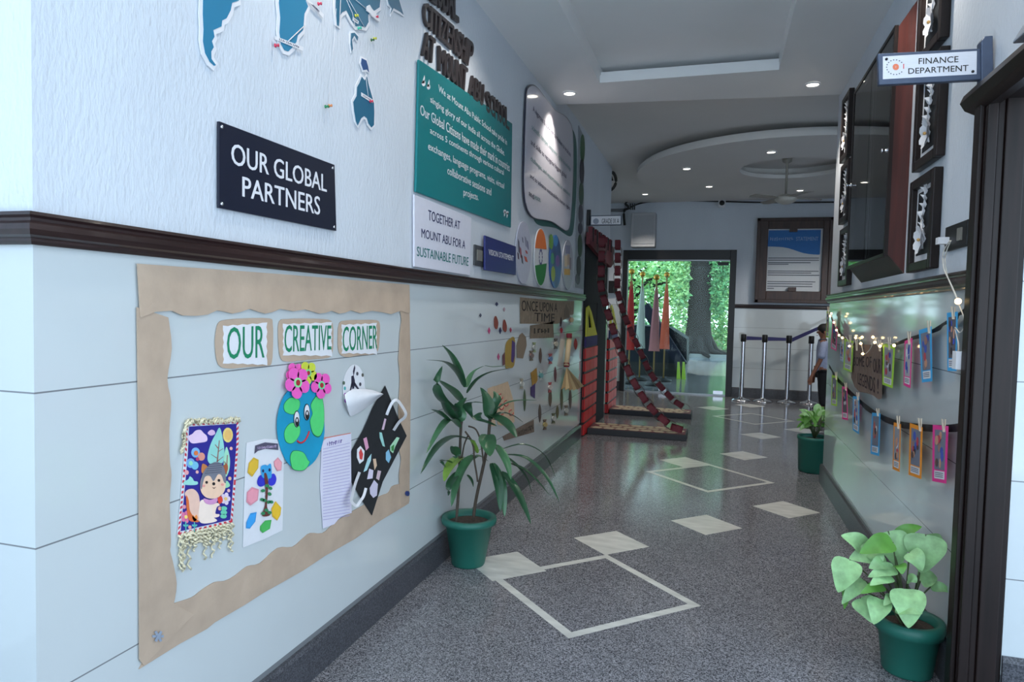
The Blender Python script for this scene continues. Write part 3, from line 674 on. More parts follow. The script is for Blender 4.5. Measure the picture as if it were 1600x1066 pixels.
for i in range(5): P_([(180+i*6, 395-i*14), (285+i*2, 385-i*13), (285, 381-i*13), (184+i*6, 390-i*14)], (88, 90, 104), 6, False)
P_([(175, 548), (215, 556), (258, 545), (252, 575), (215, 585), (185, 575)], (214, 150, 196), 5)
P_([(262, 545), (285, 535), (292, 565), (270, 580)], (226, 70, 52), 5)
for x, y, r in ((192, 448, 8), (268, 436, 8), (236, 457, 9)): O_(x, y, r, r*1.1, (34, 26, 30), 6)
P_([(225, 478), (238, 488), (250, 476), (238, 482)], (90, 40, 40), 6, False)
O_(174, 470, 9, 8, (240, 160, 150), 6); O_(290, 462, 9, 8, (240, 160, 150), 6)
def flower(x, y, r, col, cc):
    for k in range(5):
        a = 2*PI*k/5; O_(x+r*.8*math.cos(a), y+r*1.1*math.sin(a), r*.55, r*.7, col, 0)
    O_(x, y, r*.45, r*.5, cc, 1)
flower(316, 550, 22, (236, 216, 232), (240, 200, 120)); flower(70, 662, 22, (230, 120, 160), (250, 220, 120))
for x, y in ((305, 610), (305, 635), (303, 658)): O_(x, y, 20, 14, (110, 204, 170), 0)
P_([(108, 670), (112, 650), (122, 662), (132, 648), (140, 670), (122, 690)], (238, 140, 60), 2)
for x in (68, 122): P_([(x-3, 690), (x+3, 690), (x+4, 755), (x-1, 755)], (90, 190, 180), 1, False); O_(x-8, 715, 9, 6, (90, 190, 180), 1, .6); O_(x+9, 715, 9, 6, (90, 190, 180), 1, -.6)
b.build('printed_picture', th)
b = MB(); m_yarn = mat('cream_yarn', (232, 222, 190), .9, var=.08)
for i in range(30):
    a = i/29; x = 26+a*330; y = 770-a*75; ln = random.choice((90, 130, 170, 220, 240)) * (1-.25*a)
    if random.random() < .15: ln *= .5
    u0, v0 = FL.px(ct([(x, y)])[0]); u1, v1 = FL.px(ct([(x+random.uniform(-14, 14), y+ln)])[0]); pts = []
    ph = random.random()*6
    for k in range(15):
        t_ = k/14; pts.append(FL.pt(u0+(u1-u0)*t_+.005*math.sin(ph+k*1.5), v0+(v1-v0)*t_, .008+.004*math.cos(ph+k*1.5)))
    b.tube(pts, .0028, m_yarn, 5)
b.build('fringe', th, kind='stuff')
b = MB()
for i in range(34):
    if i < 24: x, y = 70+i*14, 78-i*.6
    else: x, y = 62-(i-24)*2.2, 90+(i-24)*18
    p = FL.px(ct([(x+random.uniform(-5, 5), y+random.uniform(-6, 6))])[0])
    pts = [FL.pt(p[0]+.007*math.cos(k*1.3+i), p[1]+.007*math.sin(k*1.7+i*2), .008+.003*math.sin(k+i)) for k in range(8)]
    b.tube(pts, .0024, m_yarn, 5)
b.build('yarn_trim', th, kind='stuff')

# tree drawing
th = thing('drawing_sheet', FL.pt(*FL.px((405, 840))), 'white sheet with a drawn tree and coloured blobs, right of the squirrel banner', 'drawing')
b = MB(); b.shape(FL, ct([(450, 205), (560, 180), (640, 185), (680, 300), (672, 745), (560, 800), (428, 852), (436, 500)]), .002, m_white, .0012); b.build('paper', th)
b = MB()
P_([(495, 272), (500, 222), (560, 202), (640, 210), (642, 250), (625, 248), (560, 242), (515, 255)], (84, 80, 100), 0, False)
b.scribble(FL, ct([(512, 228), (630, 214), (630, 236), (514, 248)]), .0060, hexm((204, 180, 214)), 14)
for pts, col in (([(460, 330), (490, 295), (520, 310), (518, 360), (480, 415), (452, 390)], (212, 172, 52)), ([(615, 320), (640, 295), (665, 325), (660, 375), (635, 380), (618, 350)], (222, 150, 160)), ([(448, 510), (480, 478), (522, 492), (515, 560), (470, 592), (445, 570)], (222, 146, 160)), ([(445, 695), (470, 640), (508, 632), (500, 690), (465, 735), (442, 732)], (58, 150, 214)), ([(530, 720), (560, 685), (600, 680), (590, 735), (545, 762), (530, 745)], (70, 170, 84)), ([(600, 610), (625, 565), (660, 605), (655, 650), (635, 685), (605, 660)], (222, 178, 44))):
    P_(pts, col, 0, False); P_(inset(pts, .8), tuple(min(255, int(x*1.08)) for x in col), 1, False)
P_([(535, 350), (560, 340), (575, 345), (595, 335), (600, 400), (590, 425), (545, 420), (535, 385)], (56, 160, 216), 1)
P_([(512, 440), (530, 405), (560, 415), (565, 455), (540, 475), (518, 468)], (46, 50, 190), 0); P_([(580, 450), (590, 410), (615, 395), (630, 425), (620, 460), (595, 470)], (52, 54, 200), 0)
P_([(552, 400), (566, 395), (576, 440), (575, 520), (570, 600), (590, 650), (540, 655), (558, 590), (562, 500)], (104, 50, 44), 2)
for x, y in ((545, 640), (585, 635), (565, 620), (580, 570), (555, 560), (585, 520), (590, 485), (570, 470), (545, 500), (540, 555), (596, 570)): O_(x, y, 13, 10, (46, 130, 84), 3, random.uniform(-.6, .6))
O_(545, 378, 6, 10, (24, 30, 80), 3); O_(585, 372, 6, 10, (24, 30, 80), 3)
b.build('coloured_drawing', th)

# globe cut-out
th = thing('paper_globe', FL.pt(*FL.px((468, 732))), 'blue and green paper globe with a smiling face and flowers on top', 'paper cut-out')
gl = smooth_closed([(478, 592), (497, 622), (504, 660), (502, 690), (490, 719), (470, 733), (450, 727), (436, 702), (430, 670), (433, 640), (446, 612)], 4)
b = MB(); b.shape(FL, gl, .006, mat('globe_paper', (18, 150, 190), .6, var=.08, scale=14), .0015)
b.build('globe', th)
def G_(pts, col, lay, conv=c4, sm=True, d=.0078):
    q = smooth_closed(conv(pts), 4) if sm else conv(pts); b.shape(FL, q, d+.0006*lay, hexm(col), .0005)
b = MB(); dgr, lgr = (30, 110, 70), (84, 212, 118)
for pts in ([(800, 770), (835, 735), (880, 750), (880, 790), (850, 825), (805, 810)], [(940, 770), (975, 720), (998, 730), (1010, 800), (1008, 890), (985, 942), (950, 925), (935, 860), (948, 820)], [(802, 910), (835, 868), (880, 880), (882, 930), (845, 975), (808, 965)], [(832, 1040), (850, 1012), (900, 1020), (925, 1060), (935, 1075), (905, 1115), (850, 1112), (835, 1080)]):
    G_(pts, dgr, 0); G_(inset(pts, .95), lgr, 1)
b.build('land', th)
b = MB()
for cx, cz in ((865, 848), (918, 812)):
    b.ell(FL, c4([(cx, cz)])[0], 16*.3003, 44*.3003, .0092, m_black, .0005, 18); b.ell(FL, c4([(cx, cz)])[0], 13*.3003, 39*.3003, .0098, m_white, .0005, 18)
    b.ell(FL, c4([(cx, cz+14)])[0], 10*.3003, 24*.3003, .0104, m_black, .0005, 18); b.ell(FL, c4([(cx-1, cz+6)])[0], 4*.3003, 9*.3003, .0110, m_white, .0005, 10)
sm_ = [(868, 962), (885, 972), (905, 962), (922, 935), (930, 912)]
b.tube([FL.pt(*FL.px(p), .0095) for p in smooth_open(c4(sm_), 4)], .0028, hexm((206, 36, 48)), 6)
b.build('face', th)
def pflower(x, y, r, col, cc, lab, lay):
    b2 = MB(); d = .009+.004*lay
    for k in range(5):
        a = 2*PI*k/5+.4; c_ = c4([(x+r*.62*math.cos(a), y+r*.8*math.sin(a))])[0]; b2.ell(FL, c_, r*.44*.3003, r*.56*.3003, d, hexm(col), .0015, 14)
    c_ = c4([(x, y)])[0]; b2.ell(FL, c_, r*.34*.3003, r*.42*.3003, d+.0016, hexm(cc), .0008, 12); b2.ell(FL, c_, r*.18*.3003, r*.26*.3003, d+.0026, hexm((170, 40, 50)), .0008, 10)
    b2.build('paper_flower', th, label=lab)
pflower(855, 612, 44, (238, 96, 184), (200, 40, 70), 'pink paper flower behind', 0)
pflower(918, 608, 46, (206, 214, 66), (120, 220, 150), 'yellow paper flower', 1)
pflower(988, 672, 52, (240, 92, 186), (110, 226, 160), 'right pink paper flower', 1)
pflower(858, 658, 62, (242, 96, 190), (150, 230, 160), 'front pink paper flower', 2)

# curled drawing
th = thing('curled_drawing', FL.pt(*FL.px((548, 648))), 'round white drawing with its lower corner curled up off the wall', 'drawing')
b = MB(); b.shape(FL, smooth_closed(c7([(115, 40), (75, 90), (58, 160), (62, 250), (85, 320), (110, 350), (150, 320), (230, 260), (235, 215), (195, 185), (188, 125), (160, 55)]), 3), .003, m_white, .001); b.build('paper', th)
b = MB(); G7 = lambda pts, col, lay, sm=True: G_(pts, col, lay, c7, sm, .0042)
for pts in ([(118, 80), (128, 40), (132, 60), (122, 112)], [(108, 110), (122, 105), (130, 140), (125, 185), (115, 190), (108, 150)], [(110, 140), (95, 215), (102, 215), (115, 160)], [(125, 140), (160, 195), (155, 200), (122, 165)]): G7(pts, (40, 36, 60), 0, False)
for x, y, col in ((145, 95, (70, 70, 80)), (178, 103, (80, 80, 70)), (62, 152, (90, 110, 90)), (163, 160, (60, 60, 70)), (68, 185, (80, 170, 170)), (92, 215, (90, 190, 190)), (70, 225, (170, 80, 180)), (72, 262, (170, 90, 190))): b.ell(FL, c7([(x, y)])[0], 1.8, 3, .0042, hexm(col), .0004, 10)
b.build('drawn_figure', th)
b = MB(); top = smooth_open(c7([(72, 225), (115, 195), (180, 190), (240, 195), (308, 218)]), 6); bot = smooth_open(c7([(100, 345), (118, 356), (180, 325), (245, 275), (312, 222)]), 6)
vs = []; k = 8; n_ = len(top)
for i in range(n_):
    for j in range(k+1):
        t_ = j/k; p = (top[i][0]+(bot[i][0]-top[i][0])*t_, top[i][1]+(bot[i][1]-top[i][1])*t_)
        d_ = .006+.045*math.sin(PI*min(1, t_*.9+.1))*(.35+.65*i/n_); u, v = FL.px(p)
        q = on(0, XL+d_, *p); vs.append(q)
fs = [(i*(k+1)+j, (i+1)*(k+1)+j, (i+1)*(k+1)+j+1, i*(k+1)+j+1) for i in range(n_-1) for j in range(k)]
b.add(vs, fs, m_white, True)
for (x, y, col) in ((150, 205, (210, 160, 210)), (175, 215, (230, 150, 190)), (160, 225, (220, 170, 210))):
    pass
b.build('curled_corner', th)

# black paper with cut-outs and loops
th = thing('black_sheet', FL.pt(*FL.px((575, 800))), 'black paper sheet hanging diagonally with small pasted pictures and white paper loops', 'paper')
b = MB(); b.shape(FL, c7([(315, 168), (392, 360), (448, 478), (300, 760), (233, 968), (175, 880), (108, 765), (106, 572), (180, 440), (240, 300)]), .005, mat('black_paper', (30, 32, 36), .75, var=.15), .0015); b.build('paper', th)
def loop(pts):
    b = MB(); P = smooth_open(c7(pts), 4); n_ = len(P); vs = []
    for i, p in enumerate(P):
        d_ = .008+.03*math.sin(PI*i/(n_-1)); q = on(0, XL+d_, *p); a = P[min(i+1, n_-1)]; c_ = P[max(i-1, 0)]
        dx, dy = a[0]-c_[0], a[1]-c_[1]; l = math.hypot(dx, dy) or 1; w_ = 2.2
        q2 = on(0, XL+d_+.004, p[0]-dy/l*w_, p[1]+dx/l*w_); q1 = on(0, XL+d_-.002, p[0]+dy/l*w_, p[1]-dx/l*w_)
        vs += [q1, q2]
    b.add(vs, [(2*i, 2*i+1, 2*i+3, 2*i+2) for i in range(n_-1)], m_white, True); b.build('paper_loop', th)
loop([(332, 350), (348, 310), (370, 268), (395, 258), (420, 285), (450, 338), (440, 368), (410, 392), (375, 445)])
loop([(165, 702), (140, 770), (122, 840), (115, 880), (145, 910), (170, 880), (190, 850), (205, 800)])
for pts, col in (([(178, 495), (198, 485), (212, 550), (195, 568)], (226, 160, 190)), ([(292, 440), (310, 370), (320, 375), (305, 440)], (220, 190, 210)), ([(140, 560), (160, 540), (185, 570), (180, 630), (155, 650), (138, 610)], (236, 236, 240)), ([(180, 700), (205, 620), (228, 588), (225, 630), (200, 690)], (180, 220, 226)), ([(238, 620), (255, 618), (262, 660), (248, 688)], (222, 190, 160)), ([(278, 455), (292, 458), (302, 500), (312, 545), (298, 540), (280, 490)], (160, 214, 206)), ([(345, 540), (385, 485), (402, 490), (375, 545), (362, 585), (345, 570)], (180, 226, 190)), ([(318, 580), (335, 562), (350, 610), (335, 645), (318, 625)], (140, 196, 226)), ([(202, 745), (215, 680), (240, 690), (235, 740)], (226, 216, 236)), ([(258, 740), (268, 690), (288, 695), (275, 752)], (216, 190, 200)), ([(218, 800), (245, 750), (268, 775), (262, 845), (240, 860), (220, 835)], (214, 206, 226))):
    b = MB(); b.shape(FL, c7(pts), .0068, hexm(col), .0008)
    if col == (236, 236, 240): b.shape(FL, c7([(150, 580), (162, 555), (176, 590), (170, 625), (155, 620)]), .0077, hexm((214, 70, 70)), .0005)
    if col == (180, 226, 190): b.shape(FL, c7([(350, 545), (368, 530), (366, 570), (352, 570)]), .0077, hexm((60, 140, 70)), .0005)
    b.build('pasted_picture', th)
# handwritten letter
th = thing('letter_sheet', FL.pt(*FL.px((525, 815))), 'ruled white sheet of handwriting between the paper globe and the black sheet', 'paper')
b = MB(); b.shape(FL, c5([(765, 130), (790, 108), (882, 92), (884, 410), (840, 425), (815, 455), (770, 472), (758, 300)]), .003, mat('ruled_paper', (222, 218, 234), .7, var=.02), .001); b.build('paper', th)
b = MB()
for i in range(24):
    y = 150+i*12.2; b.shape(FL, c5([(770, y+6), (876, y-18+.6*i*.5), (876, y-16.2+.3*i), (770, y+8)]), .0042, hexm((170, 160, 206)), .0003)
b.scribble(FL, c5([(785, 128), (846, 116), (844, 134), (785, 148)]), .0046, hexm((96, 72, 150)), 8)
b.shape(FL, c5([(770, 112), (880, 92), (880, 95), (770, 116)]), .0044, hexm((220, 130, 110)), .0003)
b.build('writing', th)
# stickers on the paper border
b = MB(); cst = c5([(108, 898)])[0]
for k in range(3):
    a = PI*k/3; b.shape(FL, [(cst[0]+9*math.cos(a)-2*math.sin(a), cst[1]+9*math.sin(a)+2*math.cos(a)), (cst[0]+9*math.cos(a)+2*math.sin(a), cst[1]+9*math.sin(a)-2*math.cos(a)), (cst[0]-9*math.cos(a)+2*math.sin(a), cst[1]-9*math.sin(a)-2*math.cos(a)), (cst[0]-9*math.cos(a)-2*math.sin(a), cst[1]-9*math.sin(a)+2*math.cos(a))], .0085+k*.0006, hexm((150, 160, 176), .4), .0005)
b.build('star_sticker', label='small silver star sticker at the lower left corner of the brown border', cat='sticker')
b = MB(); b.ell(FL, (633, 771), 2.6, 4, .0085, hexm((40, 60, 120), .3), .006, 14); b.build('round_magnet', label='small dark blue round stud at the lower right corner of the brown border', cat='stud')

# ------------- storybook display further along
co = cm(760, 450, .2252)
def plaque(label, pts, lines, col=(150, 132, 112)):
    th = thing('paper_plaque', FL.pt(*FL.px(co(pts)[-1])), label, 'paper')
    b = MB(); b.shape(FL, co(pts), .003, mat('plaque_%d%d%d' % col, col, .8, var=.12, scale=20, bump=.4, bscale=30), .0015); pn = b.build('paper', th)
    b = MB()
    for t_, q in lines: (b.text(FL, t_, co(q), .0048, hexm((56, 46, 40)), .012) if t_ in ('ONCE UPON A', 'TIME') else b.scribble(FL, co(q), .0048, hexm((56, 46, 40)), len(t_)))
    b.build('lettering', pn)
plaque('brown paper plaque headed ONCE UPON A TIME under the rail', [(230, 65), (490, 88), (605, 92), (603, 180), (490, 250), (232, 248)], [('ONCE UPON A', [(240, 85), (488, 108), (488, 168), (240, 160)]), ('TIME', [(330, 172), (470, 180), (468, 236), (330, 232)])])
plaque('smaller brown plaque hanging just below the larger one', [(300, 262), (460, 235), (465, 345), (300, 352)], [('TALES', [(322, 278), (440, 268), (440, 320), (322, 326)])], (132, 116, 98))
plaque('low brown strip of lettering behind the tall pot plant', [(215, 972), (325, 915), (328, 1000), (120, 1060), (110, 1030)], [('IMAGINATION', [(215, 990), (322, 942), (322, 990), (215, 1035)])], (120, 104, 92))
th = thing('paper_sheet', FL.pt(*FL.px((790, 655))), 'pale parchment sheet with red doodles behind the tall pot plant', 'paper')
m_parch = mat('parchment', (206, 178, 148), .8, var=.08, scale=16)
b = MB(); b.shape(FL, co([(5, 700), (50, 680), (60, 960), (20, 960)]), .002, m_parch, .001); b.shape(FL, co([(48, 685), (145, 650), (188, 800), (190, 930), (140, 960), (75, 950)]), .004, m_parch, .0012); b.build('paper', th)
b = MB()
for x, y in ((92, 755), (98, 825), (165, 865), (108, 895), (130, 800)):
    p = co([(x, y)])[0]; b.tube([FL.pt(*FL.px((p[0]+3.5*math.cos(a*.7), p[1]+4.5*math.sin(a*.7))), .0065) for a in range(0, 8)], .004, hexm((176, 70, 66)), 5)
b.build('doodle', th)
def bit(name, label, cat, pts, col, group=None, lay=0, sm=True, th=.002, extra=()):
    b = MB(); q = smooth_closed(co(pts), 3) if sm else co(pts); b.shape(FL, q, .003+lay*.003, hexm(col), th)
    for pts2, col2 in extra: b.shape(FL, co(pts2), .003+lay*.003+th+.0002, hexm(col2), .0008)
    return b.build(name, label=label, cat=cat, group=group)
def dia(x, y, w, h): return [(x, y-h), (x+w, y), (x, y+h), (x-w, y)]
GB = 'small paper pieces on the tiled wall'
bit('paper_piece', 'dark blue paper diamond left of the brown plaques, near the rail', 'paper piece', dia(68, 112, 10, 14), (44, 48, 84), GB, sm=False)
bit('paper_piece', 'dull pink paper diamond beside the dark blue one near the rail', 'paper piece', dia(120, 150, 8, 16), (180, 150, 158), GB, sm=False)
bit('paper_piece', 'left of two rust brown paper leaves beside the brown plaques', 'paper piece', [(62, 195), (78, 240), (70, 285), (52, 270), (50, 215)], (140, 70, 56), GB)
bit('paper_piece', 'right of two rust brown paper leaves beside the brown plaques', 'paper piece', [(122, 220), (137, 262), (132, 305), (112, 290), (112, 240)], (140, 66, 54), GB)
bit('paper_piece', 'pink paper scrap below the left rust brown leaf', 'paper piece', dia(15, 297, 8, 24), (196, 70, 120), GB, sm=False)
bit('paper_piece', 'navy paper scrap between the two rust brown leaves', 'paper piece', dia(92, 297, 9, 24), (38, 42, 84), GB, sm=False)
bit('paper_piece', 'small crimson paper scrap right of the rust brown leaves', 'paper piece', dia(165, 292, 7, 18), (170, 56, 84), GB, sm=False)
bit('paper_piece', 'pink paper scrap left of the yellow and purple scarf', 'paper piece', dia(80, 478, 9, 24), (176, 76, 120), GB, sm=False)
bit('paper_piece', 'dark grey paper scrap at the far left of the wall display', 'paper piece', dia(-45, 190, 8, 14), (70, 72, 90), GB, sm=False)
bit('paper_scarf', 'upper yellow and purple striped paper scarf', 'paper piece', [(130, 400), (160, 352), (190, 345), (195, 430), (188, 540), (150, 556), (128, 545)], (168, 138, 62), extra=(([(172, 362), (194, 380), (192, 470), (180, 520), (166, 510)], (84, 62, 118)), ([(106, 470), (122, 445), (124, 530), (108, 540)], (110, 70, 76))))
bit('paper_scarf', 'lower yellow and purple paper scarf, hanging left of the broom', 'paper piece', [(305, 590), (345, 555), (352, 640), (318, 700)], (168, 128, 50), sm=False, extra=(([(303, 690), (334, 660), (332, 768), (304, 745)], (76, 60, 112)),))
bit('gift_tag', 'large brown gift tag left of the smaller plaque', 'tag', [(205, 400), (225, 330), (245, 312), (270, 340), (275, 400), (250, 490), (208, 485)], (140, 122, 104), sm=False)
bit('gift_tag', 'brown tag at the right end of the larger plaque', 'tag', [(535, 160), (550, 110), (570, 160), (572, 210), (535, 205)], (126, 110, 94), sm=False)
def sweet(label, x, y, c1_, c2_):
    th = thing('wrapped_sweet', FL.pt(*FL.px(co([(x, y+28)])[0])), label, 'paper sweet', 'paper sweets and ornaments on the tiled wall')
    b = MB()
    b.ell(FL, co([(x, y)])[0], 13*.2252, 17*.2252, .004, hexm(c1_, .35), .008, 14); b.build('sweet', th)
    b = MB(); b.shape(FL, co([(x-13, y-34), (x+13, y-36), (x+4, y-14), (x-4, y-14)]), .004, hexm(c2_, .4), .003); b.shape(FL, co([(x-13, y+36), (x+13, y+34), (x+4, y+14), (x-4, y+14)]), .004, hexm(c2_, .4), .003); b.build('wrapper', th)
SI, GO, RD, BL, BR_ = (196, 196, 190), (190, 170, 110), (180, 60, 66), (84, 120, 170), (120, 100, 84)
for lab, x, y, a_, b_ in (('silver and green paper sweet below the smaller plaque', 328, 412, SI, (150, 160, 110)), ('blue and red paper sweet left of the broom handle', 440, 492, BL, RD), ('turquoise paper sweet beside the lower striped scarf', 374, 607, (90, 160, 160), SI), ('bottom-most gold paper sweet near the skirting', 402, 948, GO, BR_), ('pale paper sweet at the lower right near the brick tower', 550, 850, SI, BR_), ('orange and grey paper sweet at the top right above the broom', 586, 222, (200, 140, 90), SI), ('white and brown paper sweet just left of the broom top', 478, 388, (206, 190, 170), (70, 50, 44)), ('white and red paper sweet under the broom bristles', 437, 690, (226, 216, 210), RD), ('silver and green paper sweet low in the middle of the display', 462, 905, SI, (96, 104, 70)), ('brown paper sweet below the silver one under the plaque', 308, 470, (120, 90, 84), BR_), ('pale paper sweet beside the parchment sheet', 240, 665, SI, (170, 160, 140))):
    sweet(lab, x, y, a_, b_)
for lab, x, y, w_, h_, col in (('red paper flag right of the larger plaque', 518, 295, 9, 20, (190, 40, 60)), ('dark paper feather above the red flag', 514, 235, 7, 34, (76, 50, 52)), ('brown paper feather in the middle of the display', 372, 470, 10, 54, (104, 84, 76)), ('purple brown paper feather left of the broom bristles', 476, 600, 8, 54, (112, 70, 76)), ('green and brown paper feather below the parchment', 262, 780, 9, 76, (78, 96, 66)), ('dark oval paper feather low in the display', 368, 870, 10, 64, (92, 80, 72)), ('long brown paper feather below the white and red sweet', 440, 765, 12, 60, (112, 96, 80)), ('olive paper feather below the broom bristles', 520, 770, 9, 80, (100, 100, 70)), ('long grey brown feather at the far lower right', 580, 770, 10, 70, (108, 92, 84)), ('small red feather beside the brick tower', 617, 390, 12, 40, (170, 52, 44)), ('small olive paper bow beside the low silver sweet', 490, 860, 10, 46, (104, 100, 70))):
    bit('paper_feather', lab, 'paper piece', dia(x, y, w_, h_), col, GB)
# broom
th = thing('toy_broom', FL.pt(*FL.px(co([(560, 700)])[0])), 'toy broom with pale handle and folded paper bristles', 'broom')
b = MB(); a_ = FL.px(co([(556, 322)])[0]); e_ = FL.px(co([(532, 540)])[0]); b.tube([FL.pt(*a_, .03), FL.pt(*e_, .03)], .024, mat('paper_roll', (206, 180, 142), .6, scale=6), 14); b.build('handle', th)
for p, nm in ((552, 330), 'band'), ((534, 532), 'band'):
    b = MB(); u, v = FL.px(co([p])[0]); b.lathe(FL.pt(u, v-.02, .03), [(.026, 0), (.027, .005), (.027, .035), (.026, .04)], hexm((126, 30, 46)), 16); b.build(nm, th)
b = MB(); u0, v0 = FL.px(co([(532, 552)])[0])
for k in range(15):
    t_ = k/14; u1, v1 = FL.px(co([(495+t_*128, 690+18*math.sin(t_*PI)-t_*14)])[0])
    dd = .02+.03*math.sin(k*2.1)
    A = FL.pt(u0-.012+.024*t_, v0, .03); w_ = .035
    b.add([A+Vector((.004, -.004, 0)), A+Vector((.004, .004, 0)), FL.pt(u1+w_, v1, .04+dd), FL.pt(u1-w_, v1-.01, .02+dd)], [(0, 1, 2, 3)], hexm((198, 172, 128), .6) if k % 2 else hexm((166, 138, 100), .6))
b.build('bristles', th)

# ================================================================== CASTLE GATE PROP
m_red = mat('brick_red', (206, 34, 36), .5, var=.08, scale=6)
m_blk = mat('navy_cloth', (16, 18, 26), .85, var=.2)
m_bur = mat('burgundy_card', (104, 34, 44), .6, var=.12, scale=8)
def tower(label, y0, y1, x0, x1, zb, zt):
    th = thing('brick_tower', ((x0+x1)/2, (y0+y1)/2, zb), label, 'castle prop', 'red brick towers of the castle gate')
    b = MB(); b.box((x0, y0, zb), (x1, y1, zt), m_black); b.build('body', th)
    b = MB(); nr = 7; hz = (zt-zb)/nr
    for i in range(nr):
        z0 = zb+i*hz+.014; z1 = zb+(i+1)*hz-.014
        xs = 3
        for j in range(xs):
            a = y0+(y1-y0)*j/xs+.006; e = y0+(y1-y0)*(j+1)/xs-.006
            b.box((x1, a, z0), (x1+.012, e, z1), m_red)
        b.box((x0+.006, y0-.012, z0), (x1-.006, y0, z1), m_red)
    b.build('brick_facing', th)
    # yellow pointed window board with a purple base
    b = MB(); F = Frame((x1, 0, 0), (0, 1, 0), (0, 0, 1), (1, 0, 0)); b.rect(F, y0+.02, zt, y1-.02, zt+.11, -.012, .008, hexm((54, 44, 100))); b.build('purple_band', th)
    b = MB(); w_ = y1-y0; zz = zt+.11; h_ = .30
    O = [(y0+.03, zz), (y0+.02, zz+h_), (y0+.20*w_, zz+h_*1.08), (y0+.42*w_, zz+h_*.86), (y1-.03, zz)]
    I = [(y0+.16, zz+.09), (y0+.12, zz+.2), (y0+.2*w_, zz+h_*.94), (y0+.36*w_, zz+.2), (y0+.5*w_, zz+.09)]
    vs = [F.pt(u, v, .006) for u, v in O+I]+[F.pt(u, v, -.006) for u, v in O+I]; k = 5
    fs = []
    for i in range(k):
        j = (i+1) % k; fs += [(i, j, k+j, k+i), (2*k+i, 3*k+i, 3*k+j, 2*k+j), (i, 2*k+i, 2*k+j, j), (k+i, k+j, 3*k+j, 3*k+i)]
    b.add(vs, fs, hexm((204, 200, 66))); b.build('yellow_window_board', th)
tower('nearer red brick tower with a yellow window board', 6.985, 7.72, XL+.002, -1.298, 0, .93)
tower('farther red brick tower with a yellow window board, by the glass entrance', 8.68, 9.42, -1.40, -1.305, .0, .96)
b = MB(); b.box((XL+.002, 7.745, .0), (XL+.012, 8.42, 2.06), m_blk); b.box((XL+.002, 6.94, 1.40), (XL+.012, 7.745, 2.06), m_blk); b.box((XL+.002, 6.94, .0), (XL+.012, 6.968, 1.40), m_blk); b.box((XL+.002, 6.968, .935), (XL+.008, 7.745, 1.40), m_blk)
b.build('backdrop_cloth', label='tall dark navy cloth backdrop hanging between the brick towers', cat='cloth')
# battlement at top
th = thing('battlement', (XL+.05, 7.6, 1.96), 'dark red battlement board across the top of the castle gate', 'castle prop')
b = MB(); F = Frame((XL+.06, 0, 0), (0, 1, 0), (0, 0, 1), (1, 0, 0))
P = [(6.84, 1.98), (6.84, 2.10)]; n_ = 6
for i in range(n_):
    a = 6.95+i*.25; P += [(a, 2.10), (a, 2.17), (a+.14, 2.17), (a+.14, 2.10)]
P += [(8.46, 2.10), (8.5, 1.9), (8.3, 1.84), (7.3, 1.93)]
b.prism(F, P, -.03, .01, m_bur); pn = b.build('board', th)
for i in range(n_): b = MB(); b.rect(F, 6.98+i*.25, 2.02, 7.04+i*.25, 2.16, .0102, .013, m_blk); b.build('arrow_slit', pn)
# drawbridges
def bridge(label, x0, x1, y0, y1, z0, z1):
    th = thing('drawbridge', ((x0+x1)/2, (y0+y1)/2, z0), label, 'castle prop', 'drawbridges of the castle gate')
    b = MB(); b.box((x0, y0, z0), (x1, y1, z1), mat('slate_foam', (46, 48, 52), .6)); b.build('deck', th, bevel=.006)
    b = MB(); b.box((x0+.015, y0+.015, z1), (x1-.015, y1-.015, z1+.002), m_bur); pn = b.build('top_sheet', th)
    rs = random.Random(4); m_st = hexm((196, 180, 150), .7)
    nx, ny = 7, 3
    for i in range(nx):
        for j in range(ny):
            cx = x0+.09+(x1-x0-.18)*(i+.5*(j % 2))/(nx-.5); cy_ = y0+.08+(y1-y0-.16)*j/(ny-1)
            P = [(cx+.066*math.cos(2*PI*k/6+rs.uniform(-.2, .2)), cy_+.06*math.sin(2*PI*k/6+rs.uniform(-.2, .2)), z1+.004) for k in range(6)]
            b = MB(); b.add(P+[(p[0], p[1], z1+.002) for p in P], [tuple(range(6))]+[(k, (k+1) % 6, 6+(k+1) % 6, 6+k) for k in range(6)], m_st); b.build('painted_stone', pn)
bridge('nearer dark drawbridge slab painted with pale stones', -1.28, -.257, 7.15, 7.56, 0, .065)
bridge('farther dark drawbridge slab painted with pale stones', -1.28, -.262, 8.68, 9.08, 0, .065)
